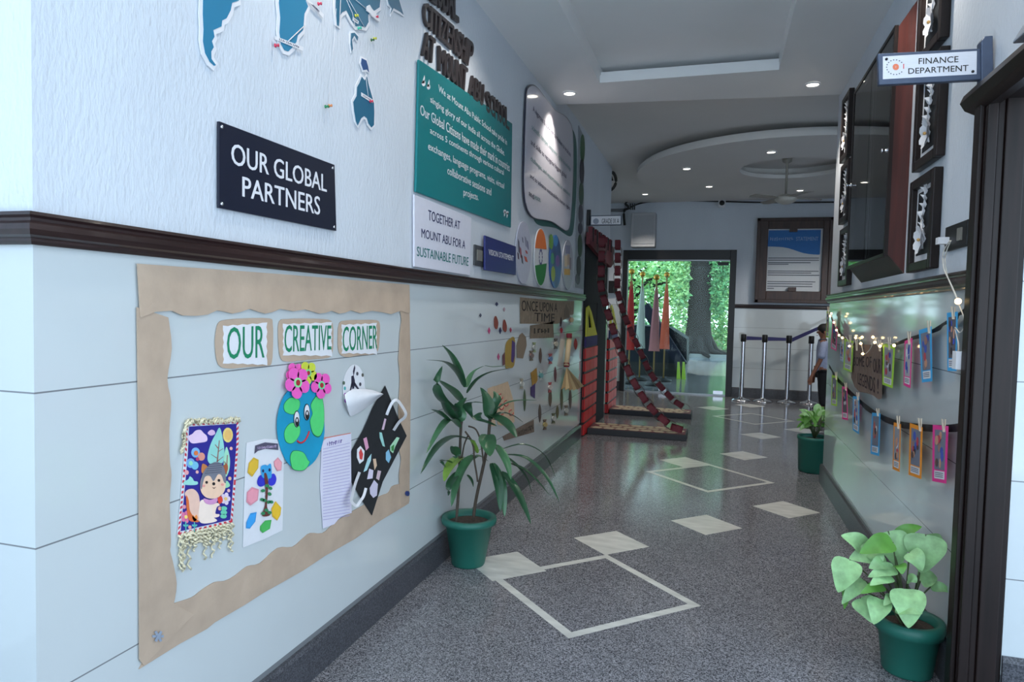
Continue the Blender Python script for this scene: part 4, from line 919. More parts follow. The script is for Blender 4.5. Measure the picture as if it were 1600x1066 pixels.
def chain(label, pts, ys):
    th = thing('paper_chain', on(1, ys[-1], *pts[-1]), label, 'paper chain', 'burgundy paper chains of the castle gate')
    P = smooth_open(pts, 8); n_ = len(P)
    Q = [on(1, ys[0]+(ys[1]-ys[0])*i/(n_-1), *p) for i, p in enumerate(P)]
    Q = [Vector((max(q.x, XL+.135), q.y, max(q.z, .12))) for q in Q]
    L_ = [0]
    for i in range(1, n_): L_.append(L_[-1]+(Q[i]-Q[i-1]).length)
    step = .078; s_ = 0; k = 0
    def at(s_):
        for i in range(1, n_):
            if L_[i] >= s_:
                t_ = (s_-L_[i-1])/(L_[i]-L_[i-1]+1e-9); return Q[i-1].lerp(Q[i], t_)
        return Q[-1]
    while s_ < L_[-1]-step:
        c_ = at(s_+step/2); t_ = (at(s_+step)-at(s_)).normalized()
        side = Vector((0, 1, 0)); nn = t_.cross(side).normalized()
        b = MB()
        hl, hw = step*.80, .046
        if k % 2 == 0: ax, ot = side, nn
        else: ax, ot = nn, side
        # a flat paper loop: rounded ring in the plane (t, ax), band width along ot
        ring = []
        for i in range(16):
            a = 2*PI*i/16; ca, sa = math.cos(a), math.sin(a)
            ring.append(c_+t_*hl*math.copysign(abs(ca)**.6, ca)+ax*hw*math.copysign(abs(sa)**.6, sa))
        vs = [p+ot*.030 for p in ring]+[p-ot*.030 for p in ring]
        b.add(vs, [(i, (i+1) % 16, 16+(i+1) % 16, 16+i) for i in range(16)], m_bur if k % 2 == 0 else mat('burgundy_dark', (58, 20, 28), .65))
        b.build('link', th); s_ += step; k += 1
chain('nearer burgundy paper chain from the battlement to the nearer drawbridge', [(926, 372), (932, 410), (940, 450), (951, 492), (964, 532), (980, 575), (1000, 613), (1022, 642), (1048, 664), (1070, 675)], (7.2, 7.2))
chain('farther burgundy paper chain from the battlement to the farther drawbridge', [(951, 378), (956, 410), (964, 450), (974, 488), (988, 522), (1000, 548), (1016, 582), (1034, 606), (1056, 628), (1078, 641)], (8.35, 8.72))
# room sign above
th = thing('room_sign', (XL, 7.0, 2.12), 'small projecting white room sign reading GRADE IX A above the castle gate', 'sign')
b = MB(); b.box((XL+.002, 6.985, 2.182), (XL+.04, 7.02, 2.345), m_frame); b.box((XL+.03, 6.985, 2.182), (XL+.36, 7.01, 2.285), hexm((70, 78, 92), .4)); b.build('bracket', th)
F7 = Frame((0, 6.985, 0), (1, 0, 0), (0, 0, 1), (0, -1, 0))
b = MB(); b.rect(F7, XL+.05, 2.192, XL+.35, 2.275, .0005, .003, m_white); pn = b.build('plate', th)
b = MB(); b.text(F7, 'GRADE IX A', [(XL+.16, 2.25), (XL+.335, 2.25), (XL+.335, 2.2), (XL+.16, 2.2)], .0034, hexm((40, 44, 60)), .012, px=False)
b.ell(F7, (XL+.1, 2.225), .03, .03, .0034, hexm((150, 156, 170)), .0005, 16, px=False); b.build('lettering', pn)

# ================================================================== RIGHT WALL
# display cabinet
yn, yf, xf = 3.62, 4.62, XR-.085
th = thing('display_cabinet', (XR-.04, (yn+yf)/2, 1.52), 'tall red wood display cabinet with a glass front on the right wall', 'cabinet')
def sidepanel(y0, y1):
    b = MB(); zs = ((XR, 1.515), (xf+.012, 1.605), (xf+.012, 2.66), (XR, 2.775))
    n_ = len(zs); vs = [(x, y0, z) for x, z in zs]+[(x, y1, z) for x, z in zs]
    b.add(vs, [tuple(range(n_)), tuple(range(2*n_-1, n_-1, -1))]+[(i, n_+i, n_+(i+1) % n_, (i+1) % n_) for i in range(n_)], m_redwood); return b
sidepanel(yn, yn+.02).build('side_panel', th); sidepanel(yf-.02, yf).build('side_panel', th)
b = MB(); b.hexa([(xf+.014, yn+.02, 1.60), (XR, yn+.02, 1.515), (XR, yf-.02, 1.515), (xf+.014, yf-.02, 1.60), (xf+.014, yn+.02, 1.615), (XR, yn+.02, 1.53), (XR, yf-.02, 1.53), (xf+.014, yf-.02, 1.615)], m_wood); b.build('bottom_board', th)
b = MB(); b.hexa([(xf+.014, yn+.02, 2.65), (XR, yn+.02, 2.76), (XR, yf-.02, 2.76), (xf+.014, yf-.02, 2.65), (xf+.014, yn+.02, 2.665), (XR, yn+.02, 2.775), (XR, yf-.02, 2.775), (xf+.014, yf-.02, 2.665)], m_redwood); b.build('top_board', th)
b = MB(); b.box((XR-.012, yn+.02, 1.53), (XR-.002, yf-.02, 2.76), hexm((60, 62, 66), .6)); b.build('back_board', th)
for z in (1.9, 2.18, 2.45):
    b = MB(); b.box((xf+.02, yn+.022, z), (XR-.012, yf-.022, z+.012), m_cglass); b.build('shelf', th, label='glass shelf')
for a, e in ((yn+.004, (yn+yf)/2-.003), ((yn+yf)/2+.003, yf-.004)):
    g = MB(); g.box((xf+.0, a, 1.605), (xf+.006, e, 2.66), m_cglass); g = g.build('glass_door', th)
    b = MB(); ky = a+.03 if a < 4 else e-.03
    b.lathe((xf, ky if a > 4 else e-.45, 2.1), [(.012, 0), (.008, -.008), (.006, -.018), (.012, -.026), (.0, -.03)], m_steel, 12, (1, 0, 0)); b.build('knob', g)
b = MB()
for y0, y1 in ((yn-.002, yn+.02), (yf-.02, yf+.002)): b.box((xf-.004, y0, 1.6), (xf+.012, y1, 2.665), m_wood)
b.box((xf-.004, yn, 1.595), (xf+.012, yf, 1.612), m_wood); b.box((xf-.004, yn, 2.65), (xf+.012, yf, 2.668), m_wood); b.build('front_frame', th)
TROPHY = {(3.8, 1.62): 'red cup on the cabinet bottom at its near end', (3.95, 1.62): 'dark grey cup on the cabinet bottom', (4.2, 1.62): 'silver cup on the cabinet bottom', (4.4, 1.62): 'green cup on the cabinet bottom', (3.9, 1.915): 'golden cup on the lowest cabinet shelf', (4.3, 1.915): 'silver cup on the lowest cabinet shelf', (4.05, 2.195): 'bronze cup on the middle cabinet shelf', (4.4, 2.195): 'silver cup on the middle cabinet shelf'}
for y, z, h_, r_, col in ((3.8, 1.62, .22, .025, (150, 60, 60)), (3.95, 1.62, .17, .03, (60, 66, 72)), (4.2, 1.62, .2, .028, (190, 190, 196)), (4.4, 1.62, .14, .03, (60, 120, 70)), (3.9, 1.915, .18, .026, (170, 150, 90)), (4.3, 1.915, .2, .025, (180, 184, 190)), (4.05, 2.195, .17, .027, (150, 110, 70)), (4.4, 2.195, .2, .024, (190, 194, 200))):
    b = MB(); b.lathe((XR-.045, y, z), [(0, 0), (r_, 0), (r_, .02), (r_*.35, .04), (r_*.3, h_*.5), (r_, h_*.8), (r_*.8, h_), (0, h_)], hexm(col, .35), 16)
    b.build('trophy', label=TROPHY[(y, z)], cat='trophy', group='cups in the display cabinet')

# framed paper flower pictures
m_dark = mat('picture_black', (26, 30, 34), .5)
def framed(label, y0, y1, z0, z1, seed):
    th = thing('framed_picture', (XR-.02, (y0+y1)/2, z0), label, 'picture', 'framed white flower pictures on the right wall')
    F = Frame((XR, 0, 0), (0, -1, 0), (0, 0, 1), (-1, 0, 0)); a, e = -y1, -y0; fw_ = .04
    b = MB()
    for (u0, v0, u1, v1) in ((a, z0, a+fw_, z1), (e-fw_, z0, e, z1), (a+fw_, z0, e-fw_, z0+fw_), (a+fw_, z1-fw_, e-fw_, z1)): b.rect(F, u0, v0, u1, v1, .001, .035, m_wood)
    b.build('frame', th, bevel=.004)
    b = MB(); b.rect(F, a+fw_, z0+fw_, e-fw_, z1-fw_, .003, .012, m_white); pn = b.build('mount', th)
    b = MB(); b.rect(F, a+fw_+.025, z0+fw_+.03, e-fw_-.025, z1-fw_-.02, .0121, .0135, m_dark); b.build('backing', pn)
    rs = random.Random(seed); b = MB(); cu = (a+e)/2; wd = (e-a)/2-fw_-.03
    stem = [(cu+.02*math.sin(i*.9+seed), z0+fw_+.05+(z1-z0-.14)*i/9) for i in range(10)]
    b.tube([F.pt(u, v, .022) for u, v in stem], .004, m_white, 6)
    for i in range(1, 10):
        for sd in (-1, 1):
            u, v = stem[i]; l = rs.uniform(.035, .06); w_ = l*.32; an = sd*rs.uniform(.5, 1.1)
            du, dv = math.sin(an), math.cos(an); P = [(u, v), (u+du*l*.5-dv*w_, v+dv*l*.5+du*w_), (u+du*l, v+dv*l), (u+du*l*.5+dv*w_, v+dv*l*.5-du*w_)]
            vs = [F.pt(*P[0], .016), F.pt(*P[1], .018), F.pt(*P[2], .034), F.pt(*P[3], .018)]; b.add(vs, [(0, 1, 2), (0, 2, 3)], m_white)
    b.build('paper_leaves', pn)
    b = MB(); fy = z0+fw_+.09
    for k in range(7):
        an = 2*PI*k/7; c_ = (cu+.032*math.cos(an), fy+.038*math.sin(an)); q = []
        for i in range(8):
            w_ = 2*PI*i/8; q.append(F.pt(c_[0]+.026*math.cos(w_), c_[1]+.026*math.sin(w_), .03+.012*math.cos(w_-an)))
        b.add(q, [tuple(range(8))], m_white)
    b.ball(F.pt(cu, fy, .034), .007, hexm((190, 150, 90)), 6); b.build('paper_flower', pn)
framed('nearest framed white flower picture, lowest of its column by the switch plate', 3.09, 3.445, 1.505, 1.905, 1)
framed('framed white flower picture in the middle of the near column, under the department sign', 3.08, 3.43, 1.945, 2.37, 2)
framed('framed white flower picture at the top of the near column, above the department sign', 3.10, 3.46, 2.41, 2.84, 3)
framed('topmost framed white flower picture beyond the glass cabinet', 5.13, 5.42, 2.40, 2.85, 4)
framed('middle framed white flower picture beyond the glass cabinet', 5.05, 5.35, 1.955, 2.365, 5)
framed('lowest framed white flower picture beyond the glass cabinet', 4.93, 5.27, 1.515, 1.91, 6)

# switch plate with a plugged-in lead
th = thing('switch_plate', (XR, 2.86, 1.56), 'black switch plate with a white plug on the right wall', 'switch')
b = MB(); b.box((XR-.014, 2.745, 1.56), (XR, 2.985, 1.652), m_black); pn = b.build('plate', th, bevel=.003)
b = MB(); b.box((XR-.02, 2.79, 1.585), (XR-.014, 2.83, 1.63), mat('switch_face', (128, 126, 118), .4)); b.build('rocker', pn)
b = MB(); b.box((XR-.05, 2.93, 1.585), (XR-.014, 2.965, 1.61), m_white); b.build('plug', th)

# string lights: lead + bulbs
th = thing('string_lights', (XR-.04, 4.0, 1.2), 'warm fairy lights on thin white wire along the upper ribbon of the right wall', 'lights')
m_wire = hexm((214, 210, 200), .5); m_bulb = mat('warm_bulb', (255, 214, 150), .4, emit=BULB_E)
def onR(p, d): return on(0, XR-d, *p)
b = MB(); b.tube([onR(p, .04) for p in smooth_open([(1486, 376), (1477, 400), (1480, 430), (1490, 455), (1500, 480), (1508, 505), (1500, 520), (1492, 512), (1498, 540), (1495, 565)], 5)], .0022, m_wire, 6); b.build('lead', th)
b = MB(); b.tube([onR(p, .05) for p in smooth_open([(1484, 376), (1474, 395), (1475, 420), (1484, 440), (1494, 462), (1497, 475)], 5)], .0022, m_wire, 6); b.build('lead', th)
b = MB(); P0 = onR((1497, 563), .05); b.box(P0-Vector((.012, .02, .03)), P0+Vector((.012, .02, .03)), m_white); b.build('control_box', th)
wirep = [(1398, 540), (1385, 536), (1372, 541), (1368, 527), (1360, 545), (1350, 553), (1345, 535), (1338, 528), (1330, 541), (1322, 527), (1316, 530), (1308, 517), (1303, 503), (1299, 492)]
b = MB(); b.tube([onR(p, .045) for p in smooth_open(wirep, 4)], .0022, m_wire, 5); b.build('wire', th)
for p in ((1497, 471), (1397, 540), (1367, 535), (1364, 527), (1347, 527), (1348, 553), (1345, 537), (1327, 541), (1316, 528), (1307, 516), (1303, 504), (1299, 490), (1297, 494), (1337, 528), (1375, 541), (1311, 524)):
    b = MB(); b.ball(onR(p, .052), .0075 if p[0] < 1450 else .011, m_bulb, 6); b.build('bulb', th)

# ribbons
m_rib = hexm((24, 24, 30), .5)
def ribbon(label, pts, w_):
    b = MB(); P = smooth_open(pts, 5); n_ = len(P); vs = []
    for i, p in enumerate(P):
        q = onR(p, .024); vs += [q+Vector((0, 0, w_/2)), q-Vector((.006*math.sin(i), 0, w_/2))]
    b.add(vs, [(2*i, 2*i+1, 2*i+3, 2*i+2) for i in range(n_-1)], m_rib, True)
    return b.build('ribbon', label=label, cat='ribbon', group='black ribbons of the photo garland')
ribbon('upper black ribbon of the photo garland, strung with fairy lights', [(1520, 468), (1508, 484), (1496, 494), (1475, 507), (1455, 519), (1435, 526), (1415, 532), (1396, 540), (1375, 545), (1350, 543), (1335, 538), (1322, 530), (1310, 516), (1300, 497), (1296, 488)], .018)
ribbon('lower black ribbon of the photo garland', [(1510, 665), (1490, 669), (1465, 670), (1440, 668), (1415, 665), (1396, 660), (1370, 648), (1345, 629), (1325, 610), (1308, 592), (1295, 572)], .028)

CARDC = dict(blue=(60, 168, 226), pink=(238, 56, 148), lime=(172, 222, 64), orange=(246, 152, 40), pale=(150, 190, 220))
def photo_card(label, quad, colr, d0=.03, twist=.0, seed=0):
    th = thing('photo_card', onR(((quad[2][0]+quad[3][0])/2, max(quad[2][1], quad[3][1])), d0), label, 'photo card', 'photo cards on the ribbon garland')
    q = [onR(quad[0], d0+twist), onR(quad[1], d0-twist*.5), onR(quad[2], d0-twist*.5), onR(quad[3], d0+twist)]
    U = q[1]-q[0]; V = q[3]-q[0]; nn = (q[3]-q[0]).cross(q[1]-q[0]).normalized()
    if nn.x > 0: nn = -nn
    def bi(i, j): return (q[0]*(1-i)+q[1]*i)*(1-j)+(q[3]*(1-i)+q[2]*i)*j
    def patch(b, pts, lay, mt):
        vs = [bi(i, j)+nn*(.0012+.0006*lay) for i, j in pts]; n_ = len(vs)
        b.add(vs+[v-nn*.0006 for v in vs], [tuple(range(n_)), tuple(range(2*n_-1, n_-1, -1))]+[(k, n_+k, n_+(k+1) % n_, (k+1) % n_) for k in range(n_)], mt)
    b = MB(); patch(b, [(0, 0), (1, 0), (1, 1), (0, 1)], 0, hexm(CARDC[colr], .6)); pn = b.build('coloured_card', th)
    rs = random.Random(seed+7); b = MB()
    patch(b, [(.16, .08), (.86, .08), (.86, .78), (.16, .78)], 1, hexm(rs.choice(((150, 150, 158), (120, 124, 140), (96, 92, 100), (176, 176, 182)))))
    for k in range(9):
        cx, cy_ = rs.uniform(.3, .72), rs.uniform(.16, .7); w_, h_ = rs.uniform(.06, .14), rs.uniform(.05, .1)
        patch(b, [(cx+w_*math.cos(a*PI/4), cy_+h_*math.sin(a*PI/4)) for a in range(8)], 2+k*.3, hexm(rs.choice(((60, 84, 170), (200, 150, 124), (50, 44, 50), (190, 70, 84), (220, 220, 226), (90, 70, 66), (70, 90, 180), (160, 120, 110)))))
    b.build('photo', pn)
    b = MB(); patch(b, [(.16, .8), (.86, .8), (.86, .94), (.16, .94)], 1, m_white)
    for k in range(3): patch(b, [(.22, .83+k*.032), (.78, .83+k*.032), (.78, .842+k*.032), (.22, .842+k*.032)], 2, hexm((90, 90, 110)))
    b.build('caption', pn)
    return q
def pin_clip(label, p, h=15):
    b = MB(); a = onR((p[0], p[1]-h*.55), .042); e = onR((p[0]+.6, p[1]+h*.45), .042)
    w_ = .004
    for dx in (-.006, .004): b.hexa([a+Vector((dx, -w_, 0)), a+Vector((dx+.004, -w_, 0)), a+Vector((dx+.004, w_, 0)), a+Vector((dx, w_, 0)), e+Vector((-.001+dx*.4, -w_, 0)), e+Vector((.003+dx*.4, -w_, 0)), e+Vector((.003+dx*.4, w_, 0)), e+Vector((-.001+dx*.4, w_, 0))], mat('peg_wood', (214, 200, 180), .6))
    b.build('clothespin', label=label, cat='clothespin', group='clothespins of the photo garland')
cards = [
 ('blue photo card nearest the door frame on the upper ribbon', [(1480, 489), (1497, 487), (1495, 580), (1481, 580)], 'blue', (1489, 490)),
 ('wide blue photo card, second on the upper ribbon from the door frame', [(1436, 516), (1456, 510), (1457, 596), (1441, 598)], 'blue', (1451, 512)),
 ('pink photo card between the blue and the lime one on the upper ribbon', [(1414, 533), (1426, 528), (1423, 607), (1412, 602)], 'pink', (1420, 529)),
 ('lime photo card right beside the brown paper sign', [(1380, 536), (1399, 541), (1395, 607), (1379, 601)], 'lime', (1389, 538)),
 ('lime photo card left of the brown paper sign on the upper ribbon', [(1320, 529), (1334, 533), (1331, 582), (1318, 577)], 'lime', (1328, 530)),
 ('small pale photo card half hidden behind the far lime one', [(1313, 535), (1319, 533), (1318, 566), (1313, 563)], 'pale', (1316, 532)),
 ('pink photo card near the far end of the upper ribbon', [(1301, 500), (1309, 513), (1307, 549), (1298.5, 544)], 'pink', (1305, 505)),
 ('dark lime photo card at the far end of the upper ribbon', [(1292, 486), (1296, 487), (1295.5, 528), (1290.5, 527)], 'lime', (1294, 486)),
 ('lime photo card at the far end of the lower ribbon', [(1300, 586), (1308.5, 588), (1308, 635), (1299, 633)], 'lime', (1306, 588)),
 ('pink photo card second from the far end of the lower ribbon', [(1316, 604), (1324, 605), (1325, 657), (1316, 655)], 'pink', (1321, 605)),
 ('narrow blue photo card on the lower ribbon below the brown sign', [(1333, 619), (1343, 620), (1342.5, 679), (1332.5, 672)], 'blue', (1340, 620)),
 ('wider blue photo card beside the orange ones on the lower ribbon', [(1363, 645), (1376, 646), (1374, 713), (1360.5, 709)], 'blue', (1371, 645)),
 ('narrow orange photo card on the lower ribbon', [(1397, 660), (1408, 663), (1406, 738), (1395, 733)], 'orange', (1403, 661)),
 ('wide orange photo card on the lower ribbon beside the pink one', [(1422, 661), (1442, 668), (1440, 749), (1420, 742)], 'orange', (1437, 665)),
 ('large pink photo card nearest the door frame on the lower ribbon', [(1458, 664), (1482.5, 666), (1479, 756), (1457, 752)], 'pink', (1474, 666))]
for i, (lab, q, col, cp_) in enumerate(cards):
    photo_card(lab, q, col, .037, .0, i)
    pin_clip('clothespin gripping the ' + lab.replace('photo card', 'card'), cp_, 12 if cp_[0] < 1380 else 20)
for lab, p in (('left clothespin holding the brown paper sign', (1338, 540)), ('right clothespin holding the brown paper sign', (1374, 541))): pin_clip(lab, p, 18)
# brown sign
th = thing('paper_sign', onR((1355, 620), .03), 'brown paper sign reading SOME OF OUR LEGENDS between the lime cards', 'sign')
FRb = Frame((XR-.026, 0, 0), (0, -1, 0), (0, 0, 1), (-1, 0, 0)); cs = cm(1320, 530, .09379)
b = MB(); b.shape(FRb, cs([(160, 80), (400, 95), (615, 85), (612, 400), (620, 700), (618, 990), (560, 1005), (480, 940), (380, 905), (250, 880), (170, 800), (110, 640), (140, 400)]), 0, mat('sign_kraft', (124, 104, 94), .75, var=.1, scale=14, bump=.4, bscale=25), .0015); pn = b.build('paper', th)
b = MB(); ink = hexm((52, 36, 44))
b.text(FRb, 'SOME OF', cs([(160, 300), (450, 290), (450, 480), (160, 440)]), .0018, ink, .01); b.text(FRb, 'OUR', cs([(480, 320), (608, 330), (608, 585), (480, 550)]), .0018, ink, .01)
b.text(FRb, 'LEGENDS', cs([(225, 560), (510, 640), (510, 900), (225, 750)]), .0018, ink, .01); b.text(FRb, '!', cs([(550, 660), (570, 662), (570, 915), (550, 910)]), .0018, ink, .012); b.build('lettering', pn)

# finance department sign
th = thing('department_sign', (.65, 2.61, 2.08), 'grey framed metal sign reading FINANCE DEPARTMENT over the doorway', 'sign')
m_sf = mat('sign_frame', (74, 86, 108), .4, metal=.3)
y_ = 2.62; c1 = on(1, y_, 1372, 85); b = MB()
Fs = Frame((0, y_, 0), (1, 0, 0), (0, 0, 1), (0, -1, 0))
b.shape(Fs, [(1371, 84), (1532, 76), (1533, 125), (1373, 133)], -.02, m_sf, .024); b.build('sign_frame', th, bevel=.003)
b = MB(); b.shape(Fs, [(1531, 66), (1536, 59), (1549, 58), (1550, 136), (1531, 139)], -.03, m_sf, .045); b.build('wall_bracket', th, bevel=.003)
cz = cm(1370, 75, .14375)
b = MB(); b.shape(Fs, cz([(62, 98), (1082, 38), (1078, 290), (62, 345)]), .0041, mat('brushed_plate', (216, 220, 230), .35, metal=.2, stretch=(1, 1, 30)), .001); pn = b.build('plate', th)
b = MB(); b.text(Fs, 'FINANCE', cz([(450, 118), (882, 95), (880, 160), (450, 184)]), .0054, m_black, .008); b.text(Fs, 'DEPARTMENT', cz([(338, 228), (990, 190), (988, 255), (338, 288)]), .0054, m_black, .008); b.build('lettering', pn)
b = MB()
for k in range(18):
    a = 2*PI*k/18
    if k in (0, 1, 17): continue
    b.ell(Fs, cz([(195+92*math.cos(a), 215+80*math.sin(a))])[0], 1.1, .9, .0054, hexm((96, 100, 110)), .0004, 8)
for k in range(10):
    a = 2*PI*k/10; b.ell(Fs, cz([(202+20*math.cos(a), 213+20*math.sin(a))])[0], 2.2, 2.2, .0054+.0001*k, hexm((226, 128, 96)), .0004, 10)
b.shape(Fs, cz([(282, 180), (292, 178), (292, 232), (282, 232)]), .0054, hexm((214, 80, 80)), .0004); b.build('emblem', pn)
for p in ((101, 128), (1037, 262)):
    b = MB(); q = Fs.px(cz([p])[0]); b.lathe(Fs.pt(q[0], q[1], .005), [(.0045, 0), (.0045, .002), (0, .003)], m_black, 10, (0, -1, 0)); b.build('screw', pn)

# silver lamp body on the door head, and conduit
b = MB(); A = [(.765, 2.28, 2.08), (.835, 2.28, 2.08), (.835, 1.7, 2.08), (.765, 1.7, 2.08), (.80, 2.2, 2.17), (.835, 2.2, 2.17), (.835, 1.7, 2.17), (.80, 1.7, 2.17)]
b.hexa([Vector(p) for p in A], mat('silver_shell', (206, 212, 222), .25, metal=.7)); b.build('emergency_light', label='silver wedge shaped lamp housing on top of the right door head', cat='lamp', bevel=.006)
b = MB(); b.box((XR-.012, 2.22, 2.2), (XR, 2.245, 2.97), hexm((92, 52, 58), .5)); b.build('conduit', label='thin dark red vertical conduit above the right doorway', cat='conduit')

# ================================================================== CEILING FITTINGS
m_led = mat('downlight', (255, 246, 230), .4, emit=9)
def downlight(label, x, y, z, w_=SPOT_W, ang=100, aim=None):
    th = thing('downlight', (x, y, z-.012), label, 'ceiling light', 'recessed downlights')
    b = MB(); b.lathe((x, y, z), [(.052, -.001), (.055, -.008), (.044, -.012), (.040, -.002)], m_white, 28); b.build('rim', th)
    b = MB(); b.lathe((x, y, z), [(0, -.006), (.04, -.006), (.04, -.003), (0, -.003)], m_led, 24); b.build('lens', th)
    l = bpy.data.lights.new('downlight_beam', 'SPOT'); l.energy = w_; l.spot_size = math.radians(ang); l.spot_blend = .6; l.shadow_soft_size = .04; l.color = (1, .93, .82)
    o = bpy.data.objects.new('downlight_beam', l); COL.objects.link(o); o.location = (0, 0, -.012); o.parent = th
    if aim: o.rotation_euler = (Vector(aim)-Vector((x, y, z))).to_track_quat('-Z', 'Y').to_euler(); l.shadow_soft_size = .35; l.color = (1, .97, .92)
for lab, p, z in (('left downlight of the near ceiling, beside the wavy panel', (890, 145), ZC), ('right downlight of the near ceiling, before the glass cabinet', (1270, 131), ZC), ('downlight at the left of the round dropped ceiling', (1073, 263), ZD), ('downlight of the round dropped ceiling nearest the corridor', (1205, 237), ZD), ('downlight at the back left of the round dropped ceiling', (1108, 291), ZD), ('downlight behind the fan on the round dropped ceiling', (1250, 297), ZD), ('downlight close to the back wall above the grey box', (1008, 299), ZF)):
    q = on(2, z, *p)
    if p == (1008, 299): q = on(2, z, 1008, 303)
    downlight(lab, q.x, q.y, z, SPOT_W*(5 if p[0] == 1008 else 3 if p[0] < 900 or p[0] > 1260 else 1))
for lab, x, y in (('left fill light added out of view in the near ceiling, closest to the camera side', -.9, 1.9), ('right fill light added out of view in the near ceiling, closest to the camera side', .6, 1.9), ('left fill light added out of view above the squirrel display', -.85, 3.3), ('right fill light added out of view above the finance doorway', .6, 3.3)):
    downlight(lab, x, y, ZC, 20, 140)  # unseen lamps added to brighten the corridor
for lab, x, y in (('fill spot added out of view behind the right wall end, aimed at the back wall', 2.3, 9.0),):
    downlight(lab, x, y, ZF, 330, 62, (.75, YB, .45))  # hidden spot added to brighten the back wall
# fan
fx, fy = .70, 8.40
th = thing('ceiling_fan', (fx, fy, 2.62), 'pale ceiling fan hanging from the round ceiling recess', 'fan')
m_fan = mat('fan_cream', (150, 144, 134), .4)
b = MB(); b.lathe((fx, fy, ZF), [(0, 0), (.06, 0), (.05, -.05), (.014, -.07), (.014, -.43), (.04, -.45)], m_fan, 20); b.build('downrod', th)
b = MB(); b.lathe((fx, fy, 2.66), [(0, .03), (.06, .02), (.11, -.005), (.12, -.03), (.10, -.06), (.04, -.085), (0, -.09)], mat('fan_cap', (190, 186, 176), .3), 28); b.build('motor', th)
for k in range(4):
    a = PI/2*k+.5; b = MB(); d_ = Vector((math.cos(a), math.sin(a), 0)); e_ = Vector((-d_.y, d_.x, 0)); c_ = Vector((fx, fy, 2.645))
    P = [c_+d_*.1-e_*.03, c_+d_*.2-e_*.06, c_+d_*.42-e_*.065, c_+d_*.45, c_+d_*.42+e_*.06+Vector((0, 0, .012)), c_+d_*.2+e_*.05+Vector((0, 0, .012)), c_+d_*.1+e_*.03]
    b.add(P+[p-Vector((0, 0, .006)) for p in P], [tuple(range(7)), tuple(range(13, 6, -1))]+[(i, 7+i, 7+(i+1) % 7, (i+1) % 7) for i in range(7)], m_fan); b.build('blade', th)
# camera, cable, box, wall fan
th = thing('security_camera', (on(1, YB-.06, 1128, 319)), 'small white security camera under the ceiling over the glass entrance', 'camera')
q = on(1, YB-.05, 1128, 318); b = MB(); b.box(q-Vector((.055, .05, .06)), q+Vector((.055, .05, .06)), m_white); b.build('housing', th, bevel=.012)
b = MB(); b.lathe(q+Vector((0, -.05, 0)), [(0, -.03), (.03, -.03), (.04, -.01), (.04, 0)], m_black, 18, (0, 1, 0)); b.build('lens', th)
b = MB(); b.tube([on(1, YB-.02, *p) for p in smooth_open([(985, 324), (1000, 318), (1020, 315), (1050, 314), (1090, 314), (1128, 315), (1200, 316.5), (1303, 316)], 4)], .012, m_black, 6); b.build('ceiling_cable', label='black cable running along the top of the back wall', cat='cable')
th = thing('wall_box', (-1.17, YB-.12, 2.4), 'large pale grey box on the back wall above the glass entrance', 'box')
q0 = on(1, YB-.24, 985, 386); q1 = on(1, YB-.24, 1025, 332)
b = MB(); b.box((q0.x, YB-.24, q0.z), (q1.x, YB, q1.z), hexm((172, 174, 178), .5)); b.build('case', th, bevel=.01)
b = MB(); b.box((q0.x+.04, YB-.246, q0.z+.05), (q1.x-.03, YB-.24, q1.z-.04), hexm((160, 163, 168), .5)); b.build('front_cover', th)
b = MB()
b.tube([on(1, YB-.1, *p) for p in smooth_open([(979, 304), (982, 312), (977, 318), (983, 325), (975, 330), (976, 352)], 4)], .02, m_black, 8)
for k in range(3): q = on(1, YB-.1, 985+k*3.2, 323); b.box(q-Vector((.008, .02, .05)), q+Vector((.008, .02, .05)), m_black)
b.build('cable_bundle', label='tangle of black cables left of the grey wall box', cat='cable')
b = MB(); b.box((-2.2, 8.9, 2.93), (-1.5, 9.2, ZF), m_ceil); b.box((-2.0, YB-.08, 2.96), (-1.5, YB, 3.0), mat('pipe_grey', (110, 112, 116), .5)); b.build('trim_8', kind='structure')
th = thing('wall_fan', (-1.42, 9.0, 2.95), 'dark wall fan at the end of the left wall under the ceiling', 'fan')
fc = Vector((-1.40, 8.80, 3.0))
b = MB(); b.tube([fc+Vector((.10*math.cos(2*PI*i/24), .03*math.cos(2*PI*i/24), .13*math.sin(2*PI*i/24)-.02)) for i in range(24)], .02, mat('fan_dark', (50, 48, 44), .6), 6, closed=True); b.build('guard_ring', th)
for k in range(3):
    a = 2*PI*k/3; b = MB(); b.add([fc+Vector((0, 0, -.02)), fc+Vector((.07*math.cos(a), .02, .09*math.sin(a)-.02)), fc+Vector((.07*math.cos(a+.7), -.02, .09*math.sin(a+.7)-.02))], [(0, 1, 2)], hexm((52, 48, 44))); b.build('blade', th)
b = MB(); b.lathe(fc+Vector((0, .06, -.02)), [(0, -.07), (.03, -.07), (.035, .03), (0, .03)], m_black, 14, (0, 1, 0)); b.tube([fc+Vector((0, .06, -.02)), fc+Vector((-.08, .08, .05)), fc+Vector((-.10, .08, .1))], .012, m_black, 6); b.build('motor', th)
b = MB(); q = on(1, YB-.03, 953, 461); b.box((-1.77, YB-.05, 1.62), (-1.6, YB, 1.82), m_black); b.build('switch_board', label='black switch board on the back wall left of the glass entrance', cat='switch')

